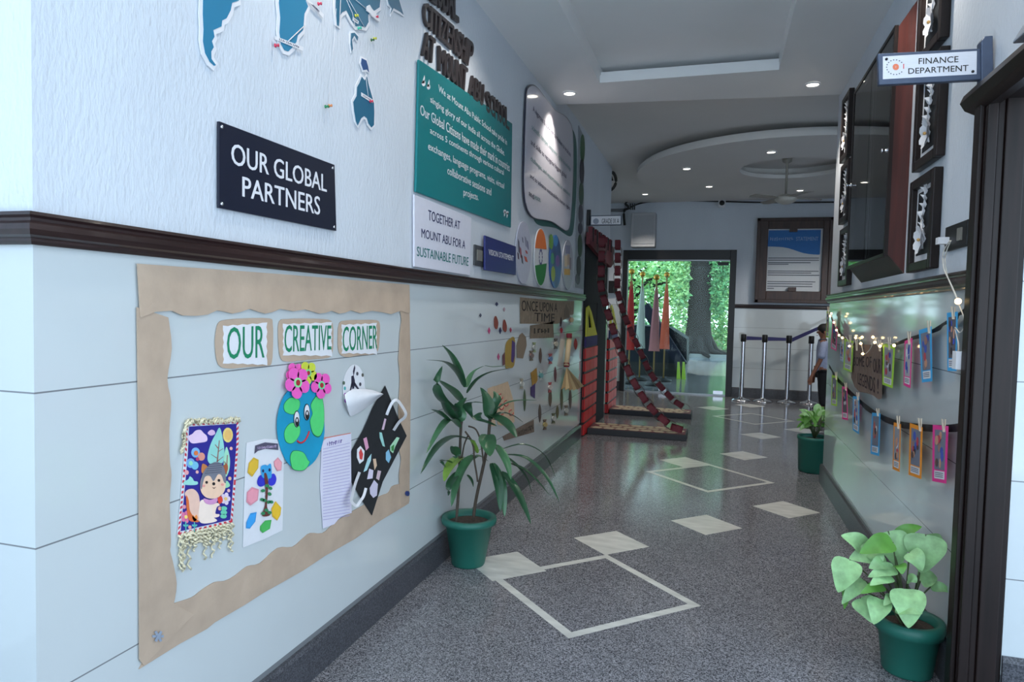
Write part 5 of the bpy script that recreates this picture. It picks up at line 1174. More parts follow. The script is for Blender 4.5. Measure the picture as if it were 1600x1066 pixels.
# notice board on the back wall
th = thing('notice_board', (1.1, YB-.08, 1.56), 'dark wood framed notice board with a blue headed sheet on the back wall', 'board')
yb_ = YB-.10; Fn = Frame((0, yb_, 0), (1, 0, 0), (0, 0, 1), (0, -1, 0))
cn = cm(1180, 335, .13598); o_ = Fn.pxs(cn([(15, 45), (908, 55), (890, 1000), (8, 1012)])); i_ = Fn.pxs(cn([(150, 165), (795, 185), (748, 890), (128, 880)]))
x0, x1 = (o_[0][0]+o_[3][0])/2, (o_[1][0]+o_[2][0])/2; z1, z0 = o_[0][1], o_[3][1]
a0, a1 = (i_[0][0]+i_[3][0])/2, (i_[1][0]+i_[2][0])/2; b1, b0 = i_[0][1], i_[3][1]
b = MB(); m_nb = mat('board_wood', (62, 40, 32), .4, var=.3, scale=5, stretch=(6, 6, 1))
for (u0, v0, u1, v1) in ((x0, z0, a0, z1), (a1, z0, x1, z1), (a0, z0, a1, b0), (a0, b1, a1, z1)): b.rect(Fn, u0, v0, u1, v1, -.1, 0, m_nb)
for (u0, v0, u1, v1) in ((x0, z0, x0+.05, z1), (x1-.07, z0, x1, z1), (x0, z0, x1, z0+.05), (x0, z1-.05, x1, z1)): b.rect(Fn, u0, v0, u1, v1, 0, .02, m_nb)
b.build('frame', th, bevel=.006)
b = MB(); b.rect(Fn, a0, b0, a1, b1, -.07, -.06, mat('notice_paper', (206, 210, 214), .6, var=.02)); pn = b.build('sheet', th)
b = MB(); Fn2 = Frame((0, yb_+.059, 0), (1, 0, 0), (0, 0, 1), (0, -1, 0)); w_, h_ = a1-a0, b1-b0
nb = [(a0+.01, b1-.02*h_), (a1-.03, b1-.02*h_), (a1-.03, b1-.40*h_)]+[(a0+w_*(.95-.95*k/10), b1-h_*(.28+.135*(1/(1+math.exp((k/10-.45)*9))))) for k in range(11)]
b.prism(Fn2, nb, 0, .002, hexm((44, 112, 182), .6)); b.build('blue_heading', pn)
b = MB(); b.scribble(Fn2, [(a0+.04*w_, b1-.13*h_), (a0+.47*w_, b1-.13*h_), (a0+.47*w_, b1-.19*h_), (a0+.04*w_, b1-.19*h_)], .0026, hexm((150, 180, 212)), 11, px=False); b.text(Fn2, 'STATEMENT', [(a0+.52*w_, b1-.13*h_), (a0+.92*w_, b1-.13*h_), (a0+.92*w_, b1-.19*h_), (a0+.52*w_, b1-.19*h_)], .0026, hexm((150, 180, 212)), .01, px=False)
for k, (v, ln) in enumerate(((.46, .95), (.495, .95), (.535, .8), (.56, .4), (.67, .95), (.70, .82), (.735, .97), (.84, .9), (.875, .85), (.915, .85), (.95, .15))):
    b.rect(Fn2, a0+.02*w_, b1-(v+.012)*h_, a0+ln*w_, b1-v*h_, 0, .002, hexm((72, 80, 92)))
b.build('lettering', pn)
for u, v in ((a0+.46*w_, b1-.05), (a0+.48*w_, b0)):
    b = MB(); b.rect(Fn, u-.055, v, u+.055, v+.06, -.05, .012, m_nb); b.build('catch', th)

# stanchions
def stanchion(label, x, y):
    th = thing('stanchion', (x, y, 0), label, 'stanchion', 'steel queue stanchions before the back wall')
    b = MB(); b.lathe((x, y, 0), [(0, 0), (.142, 0), (.142, .012), (.11, .03), (.04, .045), (.033, .06)], m_steel, 32); b.build('base', th)
    b = MB(); b.lathe((x, y, .05), [(.032, 0), (.032, .86)], m_steel, 24); b.build('post', th)
    b = MB(); b.lathe((x, y, .9), [(.034, 0), (.04, .005), (.04, .105), (.034, .115), (0, .115)], m_black, 24); b.build('belt_head', th)
sx = [(.395, 10.95), (.70, 10.95), (1.04, 10.95), (1.36, 11.05)]
for i, (x, y) in enumerate(sx):
    stanchion(['steel queue stanchion beside the glass entrance', 'second steel queue stanchion from the glass entrance', 'third steel queue stanchion, where the slanting belt starts', 'steel queue stanchion behind the person'][i], x, y)
m_belt = hexm((44, 42, 96), .6)
def belt(label, A, Bq):
    b = MB(); A, Bq = Vector(A), Vector(Bq); b.hexa([A+Vector((0, -.002, -.03)), A+Vector((0, .002, -.03)), Bq+Vector((0, .002, -.022)), Bq+Vector((0, -.002, -.022)), A+Vector((0, -.002, .03)), A+Vector((0, .002, .03)), Bq+Vector((0, .002, .022)), Bq+Vector((0, -.002, .022))], m_belt)
    b.build('queue_belt', label=label, cat='belt', group='belts of the queue stanchions')
belt('blue queue belt between the first two stanchions', (.437, 10.95, .955), (.658, 10.95, .955))
belt('blue queue belt between the second and third stanchions', (.742, 10.95, .955), (.998, 10.95, .955))
belt('dark queue belt slanting up from the third stanchion behind the person', (1.082, 10.95, .95), (1.75, 10.85, 1.31))
th = thing('stanchion', (1.78, 10.84, 0), 'tall wall side post holding the slanting belt, behind the right wall end', 'stanchion')
b = MB(); b.lathe((1.79, 10.84, 0), [(0, 0), (.14, 0), (.14, .015), (.03, .04), (.03, 1.35), (0, 1.35)], m_steel, 20); b.build('post', th)

# ================================================================== PLANTS
m_leaf = mat('leaf_dark', (42, 80, 54), .3, var=.22, scale=12)
m_leaf_y = mat('leaf_yellow', (124, 160, 66), .4, var=.2, scale=10)
m_leaf_m = mat('leaf_mid', (66, 110, 74), .32, var=.2, scale=12)
m_syn = mat('leaf_variegated', (146, 190, 130), .45, var=.28, scale=26)
m_syn2 = mat('leaf_green', (92, 150, 62), .45, var=.2, scale=18)
m_stem = mat('stem_brown', (76, 66, 56), .8, var=.2)
def pot(parent, c, r0, r1, h, rim_h, rim_o):
    b = MB(); x, y = c
    b.lathe((x, y, 0), [(0, 0), (r0*.94, 0), (r0, .008), (r1*.95, h-rim_h), (r1+rim_o, h-rim_h+.004), (r1+rim_o+.004, h-rim_h*.5), (r1+rim_o, h), (r1-.012, h), (r1-.02, h-.03)], m_pot, 48); b.build('pot', parent)
    b = MB(); n_ = 24; rs = random.Random(3)
    b.lathe((x, y, h-.032), [(r1-.016, 0), (r1*.7, .006), (r1*.4, .01), (0, .012)], m_soil, 32); b.build('soil', parent)
def blade(P, wmax, mt, nseg=12, fold=.25, up=Vector((0, 0, 1)), prof=None, twist=0):
    b = MB(); Q = smooth_open([tuple(p) for p in P], max(2, nseg//(len(P)-1))); n_ = len(Q); Q = [Vector(q) for q in Q]; vs = []
    for i in range(n_):
        t_ = (Q[min(i+1, n_-1)]-Q[max(i-1, 0)]).normalized(); s_ = i/(n_-1)
        w_ = wmax*(prof(s_) if prof else (math.sin(PI*min(1, s_**.75*.93+.07)))**.8)
        sd = t_.cross(up)
        if sd.length < .15: sd = t_.cross(Vector((.3, 1, 0)))
        sd.normalize(); nn = sd.cross(t_)
        sd = (sd*math.cos(twist)+nn*math.sin(twist)); nn = sd.cross(t_)
        vs += [Q[i]+sd*w_+nn*w_*fold, Q[i]+sd*w_*.5+nn*w_*fold*.3, Q[i], Q[i]-sd*w_*.5+nn*w_*fold*.3, Q[i]-sd*w_+nn*w_*fold]
    b.add(vs, [(i*5+k, i*5+k+1, (i+1)*5+k+1, (i+1)*5+k) for i in range(n_-1) for k in range(4)], mt, True); return b
PY = 3.24
def at_plane(p, y):
    q = on(1, y, *p)
    if q.x < XL+.10: q = on(0, XL+.10, *p)
    return q
q = on(1, PY, 724, 815); PCX = max(q.x, XL+.134)
th = thing('potted_dracaena', (PCX, PY, 0), 'tall strap leaved pot plant in a green pot against the left wall', 'plant')
pot(th, (PCX+.012, PY), .085, .126, .245, .035, .012)
cA = cm(640, 450, .22523); cB = cm(640, 640, .26270)
for pts, r in ((cB([(275, 690), (283, 600), (290, 500), (298, 300), (305, 110), (318, 20)]), .0075), (cB([(375, 690), (385, 600), (400, 510), (440, 330), (465, 200), (478, 60), (482, 10)]), .0085), (cB([(405, 430), (398, 380), (385, 300), (375, 200), (330, 130)]), .005), (cB([(440, 330), (425, 200), (395, 120), (350, 100)]), .0045), (cB([(310, 300), (325, 210), (350, 150)]), .004)):
    b = MB(); b.tube([at_plane(p, PY+(.02 if r > .008 else -.02)) for p in smooth_open(pts, 4)], r, m_stem, 8); b.build('stem', th)
leaves = [
 (cA, [(383, 690), (345, 580), (290, 470), (225, 395)], .015, .10, 'm'), (cA, [(380, 690), (340, 600), (250, 520), (112, 500)], .016, -.12, 'd'), (cA, [(350, 870), (230, 790), (185, 680), (228, 540)], .022, -.05, 'd'),
 (cA, [(365, 800), (310, 730), (250, 680), (205, 640)], .022, .1, 'm'), (cA, [(395, 690), (410, 640), (450, 580), (520, 540)], .013, .12, 'm'), (cA, [(400, 730), (470, 640), (570, 585), (700, 560)], .016, -.06, 'd'), (cA, [(520, 540), (580, 550), (640, 545), (700, 550)], .008, .05, 'm'),
 (cA, [(550, 900), (540, 820), (520, 750), (490, 690)], .03, .03, 'd'), (cA, [(560, 900), (640, 820), (740, 785), (885, 780)], .015, .06, 'm'), (cA, [(580, 890), (650, 870), (720, 890), (790, 935)], .016, .1, 'd'), (cA, [(555, 880), (630, 920), (690, 970), (740, 1040)], .03, -.12, 'd'),
 (cA, [(345, 930), (340, 880), (350, 820), (395, 760)], .030, -.1, 'm'), (cA, [(340, 940), (280, 880), (240, 800), (200, 690)], .02, .02, 'd'), (cA, [(430, 900), (400, 850), (420, 800), (520, 800)], .02, -.08, 'd'), (cA, [(340, 900), (330, 860), (325, 830), (320, 800)], .018, .05, 'd'),
 (cB, [(300, 110), (245, 60), (180, 120), (98, 265)], .018, -.05, 'm'), (cB, [(390, 190), (270, 165), (160, 230), (65, 385)], .019, -.1, 'd'), (cB, [(395, 275), (340, 320), (285, 430), (248, 580)], .026, -.16, 'm'),
 (cB, [(310, 285), (270, 310), (230, 360), (205, 430)], .024, -.06, 'y'), (cB, [(465, 150), (462, 190), (470, 235), (478, 280)], .034, -.16, 'm'), (cB, [(505, 210), (545, 260), (580, 330), (602, 418)], .02, -.1, 'm'),
 (cB, [(485, 320), (515, 400), (535, 500), (540, 610)], .021, -.1, 'd'), (cB, [(500, 320), (545, 420), (560, 540), (565, 640)], .017, -.05, 'm'), (cB, [(545, 370), (610, 450), (670, 560), (722, 685)], .022, -.08, 'd'), (cB, [(570, 280), (640, 340), (700, 420), (730, 515)], .015, .02, 'd'),
 (cB, [(560, 270), (690, 290), (810, 400), (890, 550)], .014, -.1, 'd'), (cB, [(590, 320), (680, 360), (760, 430), (835, 515)], .016, .03, 'd'), (cB, [(555, 235), (680, 210), (800, 270), (870, 410)], .011, .12, 'd'), (cB, [(290, 370), (255, 420), (235, 460), (230, 515)], .017, -.02, 'd'),
 (cB, [(340, 390), (360, 415), (372, 440), (378, 462)], .013, 0, 'd'), (cB, [(262, 220), (270, 250), (275, 275), (272, 292)], .022, .02, 'd'), (cB, [(490, 60), (540, 70), (590, 110), (640, 165)], .026, -.1, 'd'), (cB, [(250, 320), (215, 305), (190, 315), (215, 345)], .012, 0, 'd'), (cB, [(400, 260), (385, 225), (370, 190), (360, 180)], .016, -.05, 'y'), (cB, [(430, 20), (400, 60), (460, 80), (520, 100)], .02, -.1, 'd'), (cB, [(380, 300), (410, 280), (440, 290), (470, 310)], .016, .05, 'm'),
 (cB, [(240, 70), (170, 20), (150, 10), (130, 0)], .016, .06, 'd'), (cB, [(480, 60), (500, 0), (520, -60), (500, -110)], .024, .08, 'd')]
for i, (cv, pts, w_, dy, kd) in enumerate(leaves):
    pts = cv(pts); n_ = len(pts); P = [at_plane(p, PY+dy*(k/(n_-1))) for k, p in enumerate(pts)]
    blade(P, w_*1.3, {'d': m_leaf, 'm': m_leaf_m, 'y': m_leaf_y}[kd], 12, .3).build('leaf', th)

def heart(s_): return max(.02, math.sin(PI*min(1, (s_+.015)/1.015)**.6))**.8*(1-.45*max(0, s_-.45))
def syngonium(th, cxy, leaflist, PY, conv):
    base = Vector((cxy[0], cxy[1], .19))
    for i, (bp, tp, w_, dy, kd) in enumerate(leaflist):
        A = on(1, PY+dy, *conv([bp])[0]); Bq = on(1, PY+dy*1.5, *conv([tp])[0]); mid = (A+Bq)/2+Vector((0, -.01, .012)); L_ = (Bq-A).length
        vd = ((A+Bq)/2-EYE).normalized()
        upv = (-vd+Vector((0, 0, .5))).normalized()
        blade([A, mid, Bq], w_*1.12, m_syn if kd == 'v' else m_syn2, 16, .2, upv, heart).build('leaf', th)
        b = MB(); s0 = base+Vector((random.uniform(-.03, .03), random.uniform(-.03, .03), -.03)); m_ = (s0+A)/2+Vector((0, 0, .03))
        b.tube(smooth_open([tuple(s0), tuple(m_), tuple(A)], 5), .0028, hexm((80, 92, 60), .6), 6); b.build('stalk', th)
cC = cm(1220, 760, .287)
PY2 = 2.80; q = on(1, PY2, 1420, 975); 
th = thing('potted_syngonium', (q.x, PY2, 0), 'leafy pale green pot plant in a green pot by the right door frame', 'plant')
SX = q.x; pot(th, (SX, PY2), .084, .106, .20, .05, .008)
syngonium(th, (SX, PY2), [((470, 345), (328, 268), .032, -.03, 'v'), ((610, 305), (430, 365), .036, -.06, 'g'), ((625, 275), (768, 220), .022, .02, 'g'), ((585, 245), (640, 445), .05, 0, 'v'), ((790, 262), (765, 475), .06, -.02, 'v'), ((800, 262), (830, 395), .035, .03, 'v'), ((560, 375), (372, 395), .04, -.04, 'v'), ((375, 400), (312, 578), .046, -.06, 'v'), ((450, 510), (332, 642), .026, -.05, 'v'), ((580, 420), (480, 448), .026, -.07, 'v'), ((625, 450), (475, 495), .024, -.08, 'v'), ((600, 490), (485, 540), .024, -.09, 'v'), ((560, 545), (435, 585), .02, -.08, 'g'), ((430, 610), (500, 745), .038, -.07, 'v'), ((545, 615), (505, 752), .036, -.1, 'v'), ((615, 605), (560, 650), .018, -.09, 'v'), ((685, 560), (695, 772), .05, -.12, 'v'), ((640, 640), (770, 695), .04, -.12, 'v'), ((760, 515), (852, 500), .03, .0, 'v'), ((815, 548), (928, 578), .018, .0, 'v'), ((690, 510), (740, 525), .018, -.05, 'v'), ((700, 360), (770, 460), .03, -.06, 'v'), ((365, 540), (345, 670), .016, -.02, 'g'), ((640, 430), (660, 480), .02, -.08, 'g'), ((500, 360), (540, 440), .026, -.05, 'v')], PY2, cC)
# far plant
q = on(1, 6.2, 1272, 742); PX3 = q.x-.01
th = thing('potted_syngonium', (PX3, 6.2, 0), 'small bushy plant in a tall green pot where the right wall ends', 'plant')
b = MB(); b.lathe((PX3, 6.2, 0), [(0, 0), (.10, 0), (.118, .01), (.128, .27), (.135, .275), (.135, .30), (.12, .30), (.115, .27)], m_pot, 36); b.build('pot', th)
b = MB(); b.lathe((PX3, 6.2, .27), [(.12, 0), (.06, .01), (0, .012)], m_soil, 24); b.build('soil', th)
rs = random.Random(5)
for i in range(34):
    a = rs.uniform(0, 2*PI); el = rs.uniform(.2, 1.3); r_ = rs.uniform(.07, .17)
    A = Vector((PX3+.5*r_*math.cos(a), 6.2+.5*r_*math.sin(a), .30+.14*math.sin(el)+rs.uniform(0, .06))); d_ = Vector((math.cos(a)*math.cos(el), math.sin(a)*math.cos(el), rs.uniform(-.5, .5)))
    Bq = A+d_.normalized()*rs.uniform(.08, .12)
    blade([A, (A+Bq)/2+Vector((0, 0, .015)), Bq], .032, m_syn2 if i % 3 else m_syn, 8, .15, Vector((0, -.5, 1)).normalized(), heart).build('leaf', th)
    b = MB(); b.tube([(PX3, 6.2, .27), ((A.x+PX3)/2, (A.y+6.2)/2, .35), tuple(A)], .0025, hexm((70, 84, 50), .6), 5); b.build('stalk', th)

# ================================================================== PERSON
def skin(name, verts, edges, mt, parent, sub=2, root=0):
    me = bpy.data.meshes.new(name); o0 = wloc(parent)
    me.from_pydata([Vector(v[:3])-o0 for v in verts], edges, [])
    o = bpy.data.objects.new(name, me); COL.objects.link(o)
    o.modifiers.new('skin', 'SKIN'); o.modifiers.new('sub', 'SUBSURF').levels = sub
    o.modifiers['sub'].render_levels = sub
    sv = me.skin_vertices[0].data if me.skin_vertices else None
    for i, v in enumerate(verts):
        r_ = v[3] if isinstance(v[3], tuple) else (v[3], v[3]); sv[i].radius = r_; sv[i].use_root = (i == root)
    dg = bpy.context.evaluated_depsgraph_get(); m2 = bpy.data.meshes.new_from_object(o.evaluated_get(dg))
    bpy.data.objects.remove(o); bpy.data.meshes.remove(me)
    m2.name = name; m2.materials.clear(); m2.materials.append(mt)
    for p in m2.polygons: p.use_smooth = True
    o = bpy.data.objects.new(name, m2); COL.objects.link(o); o.parent = parent; return o
px_, py_ = 1.43, 10.3
th = thing('person', (px_, py_, 0), 'person in a grey short sleeved shirt and black trousers, half hidden by the right wall', 'person')
m_skin = mat('skin', (136, 88, 66), .5, var=.05); m_hair = mat('hair', (22, 18, 18), .6)
def B3(dx, dy, z, r): return (px_+dx, py_+dy, z, r)
V = [B3(0, 0, .60, .075), B3(0, 0, .72, .08), B3(-.005, 0, .85, .085), B3(-.01, 0, .935, .06), B3(-.012, 0, .99, .036), B3(-.015, -.0, 1.04, .05), B3(-.022, -.0, 1.10, .075), B3(-.02, 0, 1.155, .07),
     B3(-.02, -.13, .92, .04), B3(-.055, -.165, .72, .032), B3(-.145, -.15, .52, .024), B3(-.165, -.15, .47, .02), B3(-.175, -.15, .435, .026),
     B3(0, .13, .92, .04), B3(.02, .16, .72, .032), B3(-.06, .17, .54, .024), B3(-.09, .17, .47, .02), B3(-.10, .17, .435, .026),
     B3(0, -.065, .56, .07), B3(-.01, -.068, .33, .05), B3(.015, -.068, .08, .034), B3(-.03, -.068, .035, .03), B3(-.10, -.068, .025, .026),
     B3(0, .065, .56, .07), B3(.02, .068, .33, .05), B3(.05, .068, .08, .034), B3(.0, .068, .035, .03), B3(-.07, .068, .025, .026)]
Ed = [(0, 1), (1, 2), (2, 3), (3, 4), (4, 5), (5, 6), (6, 7), (3, 8), (8, 9), (9, 10), (10, 11), (11, 12), (3, 13), (13, 14), (14, 15), (15, 16), (16, 17), (0, 18), (18, 19), (19, 20), (20, 21), (21, 22), (0, 23), (23, 24), (24, 25), (25, 26), (26, 27)]
# fingers and nose on the same skin
for hand, dy in ((12, -1), (17, 1)):
    h = V[hand]
    for k in range(4):
        i0 = len(V); l = (.045, .05, .048, .038)[k]
        V += [(h[0]+.004+(k-1.5)*.011, h[1], h[2]-.022, .0085), (h[0]-.004+(k-1.5)*.012, h[1]-.004*dy, h[2]-.022-l*.55, .0075), (h[0]+.004+(k-1.5)*.012, h[1]+.004*dy, h[2]-.022-l, .0065)]
        Ed += [(hand, i0), (i0, i0+1), (i0+1, i0+2)]
    i0 = len(V); V += [(h[0]-.024, h[1]+.006*dy, h[2]-.004, .009), (h[0]-.034, h[1]+.01*dy, h[2]-.032, .0075)]; Ed += [(hand, i0), (i0, i0+1)]
i0 = len(V); V += [B3(-.088, -.005, 1.09, .013), B3(-.103, -.006, 1.078, .010)]; Ed += [(6, i0), (i0, i0+1)]
skin('body', V, Ed, m_skin, th)
m_shirt = mat('grey_shirt', (150, 158, 184), .85, var=.06, scale=30)
skin('shirt', [B3(0, 0, .485, (.12, .14)), B3(0, 0, .70, (.10, .12)), B3(-.005, 0, .84, (.10, .125)), B3(-.01, 0, .935, (.07, .09)), B3(-.02, -.135, .915, .055), B3(-.045, -.16, .79, .056), B3(-.056, -.167, .72, .058), B3(0, .135, .915, .055), B3(.015, .155, .79, .056), B3(.02, .16, .73, .058)],
     [(0, 1), (1, 2), (2, 3), (3, 4), (4, 5), (5, 6), (3, 7), (7, 8), (8, 9)], m_shirt, th)
skin('trousers', [B3(0, 0, .62, (.098, .116)), B3(0, -.066, .54, .082), B3(-.008, -.068, .33, .064), B3(.013, -.068, .06, .052), B3(0, .066, .54, .082), B3(.02, .068, .33, .064), B3(.048, .068, .06, .052)], [(0, 1), (1, 2), (2, 3), (0, 4), (4, 5), (5, 6)], mat('black_trousers', (22, 22, 26), .85), th)
b = MB(); b.ball((px_-.008, py_, 1.135), .088, m_hair, 10, (.98, .92, .9)); b.ball((px_+.035, py_, 1.10), .06, m_hair, 8, (.8, 1.1, 1.2)); b.build('hair', th)
b = MB(); b.lathe((px_-.012, py_, .985), [(.052, -.012), (.05, .012), (.04, .016)], mat('dark_collar', (52, 54, 66), .8), 16); b.build('collar', th)
b = MB()
for dy in (-.032, .03): b.ball((px_-.09, py_+dy, 1.105), .011, m_white, 6, (.5, 1, .7)); b.ball((px_-.0945, py_+dy, 1.105), .0055, m_black, 5)
b.build('eyes', th)
b = MB(); b.ball((px_-.092, py_-.002, 1.045), .018, hexm((110, 58, 54)), 6, (.4, 1.2, .35)); b.build('mouth', th)
for dy in (-.078, .078):
    b = MB(); b.ball((px_-.005, py_+dy, 1.09), .022, m_skin, 6, (.7, .4, 1)); b.build('ear', th)
for dx, dy in ((-.03, -.068), (.0, .068)):
    b = MB(); b.ball((px_+dx, py_+dy, .034), .085, m_black, 8, (1.15, .5, .42)); b.build('shoe', th)

# ================================================================== OUTSIDE THE GLASS ENTRANCE
b = MB(); b.box((-14, 21.4, -.1), (14, 60, .06), mat('garden_soil', (80, 92, 58), .95, var=.3, scale=6)); b.build('ground', kind='structure')
b = MB(); b.box((-6, 21.3, 0), (6, 21.45, .1), mat('kerb', (150, 150, 146), .8)); b.build('trim_9', kind='structure')
b = MB(); b.box((-4, YB+.2, 3.0), (5, 16.5, 3.3), m_ceil); b.build('ceiling_sun_shield', kind='structure')  # unseen roof added to keep the sun out of the lobby
m_l = [mat('garden_leaf_a', (124, 178, 116), .6, var=.3, scale=3), mat('garden_leaf_b', (72, 134, 78), .6, var=.3, scale=3), mat('garden_leaf_c', (172, 210, 136), .6, var=.25, scale=3)]
m_bark = mat('bark', (40, 33, 30), .95, var=.2, scale=3)
def leafcloud(c, r, n, size, seed, mts):
    rs = random.Random(seed); b = MB(); c = Vector(c)
    for i in range(n):
        while True:
            p = Vector((rs.uniform(-1, 1), rs.uniform(-1, 1), rs.uniform(-1, 1)))
            if .25 < p.length < 1: break
        p = c+Vector((p.x*r[0], p.y*r[1], p.z*r[2])); 
        if p.z < .07: continue
        u = Vector((rs.uniform(-1, 1), rs.uniform(-1, 1), rs.uniform(-.7, .4))).normalized(); w_ = u.orthogonal().normalized()
        w_ = (w_*math.cos(i)+u.cross(w_)*math.sin(i)); s_ = size*rs.uniform(.6, 1.3)
        b.add([p, p+u*s_*.5+w_*s_*.28, p+u*s_, p+u*s_*.5-w_*s_*.28], [(0, 1, 2, 3)], rs.choice(mts))
    return b
# big dark trunk clad in ivy
q = on(1, 22.0, 1090, 556); tx = q.x
th = thing('ivy_tree', (tx, 22, .06), 'thick dark tree trunk with ivy and spreading roots outside the glass entrance', 'tree')
b = MB(); b.lathe((tx, 22, .05), [(.62, 0), (.44, .3), (.36, .9), (.33, 2.0), (.32, 4.5), (.36, 6)], m_bark, 24)
for k in range(9):
    a = 2*PI*k/9; b.tube([(tx+.3*math.cos(a), 22+.3*math.sin(a), .6), (tx+.55*math.cos(a), 22+.55*math.sin(a), .18), (tx+.95*math.cos(a+.2), 22+.95*math.sin(a+.2), .05)], [.12, .1, .05], m_bark, 8)
b.build('trunk', th)
leafcloud((tx-.60, 21.8, 2.9), (.32, .4, 2.5), 2300, .15, 1, [m_l[0], m_l[2], m_l[2]]).build('ivy', th, kind='stuff', label='light green ivy on the left side of the trunk')
leafcloud((tx+.55, 21.9, 3.0), (.34, .4, 1.9), 1500, .15, 2, [m_l[0], m_l[1]]).build('ivy', th, kind='stuff', label='mid green ivy on the right side of the trunk')
def tree(label, x, y, h_, spread, n, seed, mts, size=.3):
    th = thing('garden_tree', (x, y, .06), label, 'tree', 'trees in the garden outside')
    rs = random.Random(seed); b = MB(); b.tube([(x, y, .05), (x+.1, y, h_*.3), (x-.05, y, h_*.55)], [.16, .13, .1], m_bark, 10)
    for k in range(10):
        a = 2*PI*k/10+rs.uniform(-.3, .3); l = spread*rs.uniform(.6, 1); z0 = h_*rs.uniform(.22, .5)
        b.tube(smooth_open([(x, y, z0), (x+l*.5*math.cos(a), y+l*.5*math.sin(a), z0+.3*l), (x+l*math.cos(a), y+l*math.sin(a), z0+.4*l)], 4), .05, m_bark, 6)
    b.build('trunk', th)
    leafcloud((x, y, h_*.62), (spread, spread, h_*.42), n, size, seed+1, mts).build('crown', th)
tree('broad spreading tree seen through the left half of the glass entrance', -3.0, 25.2, 4.6, 1.7, 2400, 21, [m_l[2], m_l[0]], .2)
tree('pale green tree straight behind the ivy clad trunk', -.4, 29.2, 5.2, 1.9, 2600, 31, [m_l[2], m_l[0]], .22)
tree('dense green tree at the right of the glass entrance', 3.0, 27.0, 5.2, 2.0, 2600, 41, m_l, .22)
tree('slender tree far behind at the right', 3.6, 33.5, 6.4, 2.6, 2400, 51, [m_l[2], m_l[0]], .3)
tree('far tree at the left edge of the garden', -7.6, 29.0, 6, 2.4, 2400, 61, [m_l[0], m_l[2]], .3)
tree('far tree behind the broad spreading one', -3.2, 34.5, 6.6, 2.8, 2600, 81, [m_l[2], m_l[0]], .3)
tree('farthest tree in the middle of the garden', .2, 40.5, 7.5, 2.8, 2400, 91, [m_l[2], m_l[0]], .3)
def bush(label, x, y, r, hz, n, seed, mts):
    b = leafcloud((x, y, hz*.5), (r, r*.8, hz*.55), n, .16, seed, mts); b.build('garden_bush', label=label, cat='bush', group='bushes in the garden outside')
bush('bright bush right of the trunk foot', .95, 22.8, .7, 1.1, 1100, 71, [m_l[0], m_l[2]])
bush('low bush left of the trunk foot', -1.9, 22.8, .8, 1.2, 1100, 72, [m_l[0], m_l[1]])
bush('tall bush farther right of the trunk', 2.4, 23.4, .75, 2.0, 1500, 73, [m_l[1], m_l[0]])
bush('hedge like bush at the far left of the garden', -3.9, 22.6, 1.0, 1.4, 1500, 74, [m_l[0], m_l[2]])
bush('hedge like bush behind the trunk', -.2, 25.0, 1.0, 2.2, 1800, 75, [m_l[2], m_l[0]])
# flags
def flag(label, p_top, p_foot, y, col, h_px):
    A = on(1, y, *p_top); th = thing('flag_pole', (A.x, y, 0), label, 'flag', 'furled flags beyond the glass entrance')
    b = MB(); b.tube([(A.x, y, .05), (A.x, y, A.z)], .014, hexm((150, 120, 70), .4), 8); b.lathe((A.x, y, 0), [(0, 0), (.16, 0), (.15, .03), (.03, .06)], m_black, 20); b.build('pole', th)
    b = MB(); b.ball((A.x, y, A.z+.03), .055, mat('brass', (186, 140, 60), .3, metal=.8), 8); b.build('finial', th)
    b = MB(); n_ = 12; vs = []; zt = A.z-.14; zb = .62
    for i in range(n_+1):
        t_ = i/n_; z = zt+(zb-zt)*t_; r_ = .015+.075*t_**.8
        for k in range(10): a = 2*PI*k/10; rr = r_*(1+.35*math.cos(3*a+t_*2)); vs.append((A.x+rr*math.cos(a), y+rr*.6*math.sin(a), z))
    b.add(vs, [(i*10+k, i*10+(k+1) % 10, (i+1)*10+(k+1) % 10, (i+1)*10+k) for i in range(n_) for k in range(10)], hexm(col, .8), True); b.build('cloth', th)
flag('furled dark red flag with a brass ball, leftmost beyond the glass', (987, 427), 0, 12.6, (170, 34, 34), 0)
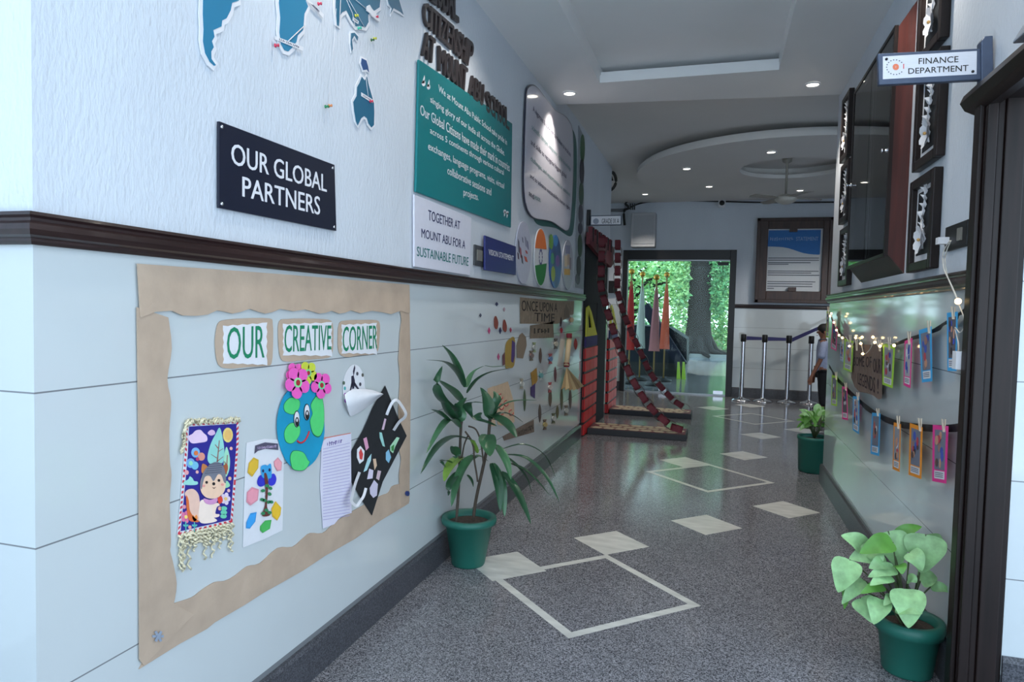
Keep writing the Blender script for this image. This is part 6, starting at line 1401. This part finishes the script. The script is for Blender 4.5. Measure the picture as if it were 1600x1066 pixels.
flag('furled pale flag with a brass ball, beside the dark red one', (1004, 431), 0, 13.3, (170, 176, 170), 0)
flag('thin white and red flag in the middle beyond the glass', (1026, 436), 0, 12.5, (176, 110, 116), 0)
flag('furled orange red flag nearest the ivy clad trunk', (1042, 432), 0, 13.4, (206, 92, 66), 0)
# dark counter and ramp
th = thing('dark_counter', (-1.15, 14.6, 0), 'dark slate blue block shaped counter beyond the left half of the glass', 'counter')
q = lambda x, y, Y: on(1, Y, x, y)
b = MB(); P = [q(972, 505, 14.4), q(1046, 512, 14.4), q(1073, 530, 14.4), q(1073, 562, 14.4)]; z_ = .28
pts = [(P[0].x-.6, z_), (P[0].x-.6, P[0].z+.0), (P[1].x, P[1].z), (P[2].x, P[2].z), (P[3].x, z_)]; F = Frame((0, 14.9, 0), (1, 0, 0), (0, 0, 1), (0, -1, 0)); b.prism(F, pts, -.7, .5, mat('slate_blue', (26, 32, 42), .6, spec=.2)); b.build('body', th)
b = MB(); b.rect(F, pts[0][0]+.02, .0, pts[4][0]-.02, z_, -.68, .46, m_black); b.build('plinth', th)
th = thing('sloping_ramp', (-.8, 14, 0), 'dark navy sloping ramp with lime green feet beyond the glass', 'ramp')
b = MB(); A, Bq = q(1006, 478, 14.1), q(1066, 572, 14.1); d_ = (Bq-A).normalized(); n2 = Vector((d_.z, 0, -d_.x))*.10
b.hexa([A-n2, A+n2, Bq+n2, Bq-n2]+[v+Vector((0, .3, 0)) for v in (A-n2, A+n2, Bq+n2, Bq-n2)], hexm((14, 20, 44), .8)); b.build('slope', th)
for x in (1060, 1068):
    u = q(x, 566, 14.0); w_ = q(x+1, 593, 14.0); b = MB(); b.hexa([Vector((u.x-.02, 14.0, u.z)), Vector((u.x+.02, 14.0, u.z)), Vector((u.x+.02, 14.06, u.z)), Vector((u.x-.02, 14.06, u.z)), Vector((w_.x-.05, 14.0, 0)), Vector((w_.x+.03, 14.0, 0)), Vector((w_.x+.03, 14.06, 0)), Vector((w_.x-.05, 14.06, 0))], hexm((170, 206, 70), .6)); b.build('foot', th, label='lime green foot')
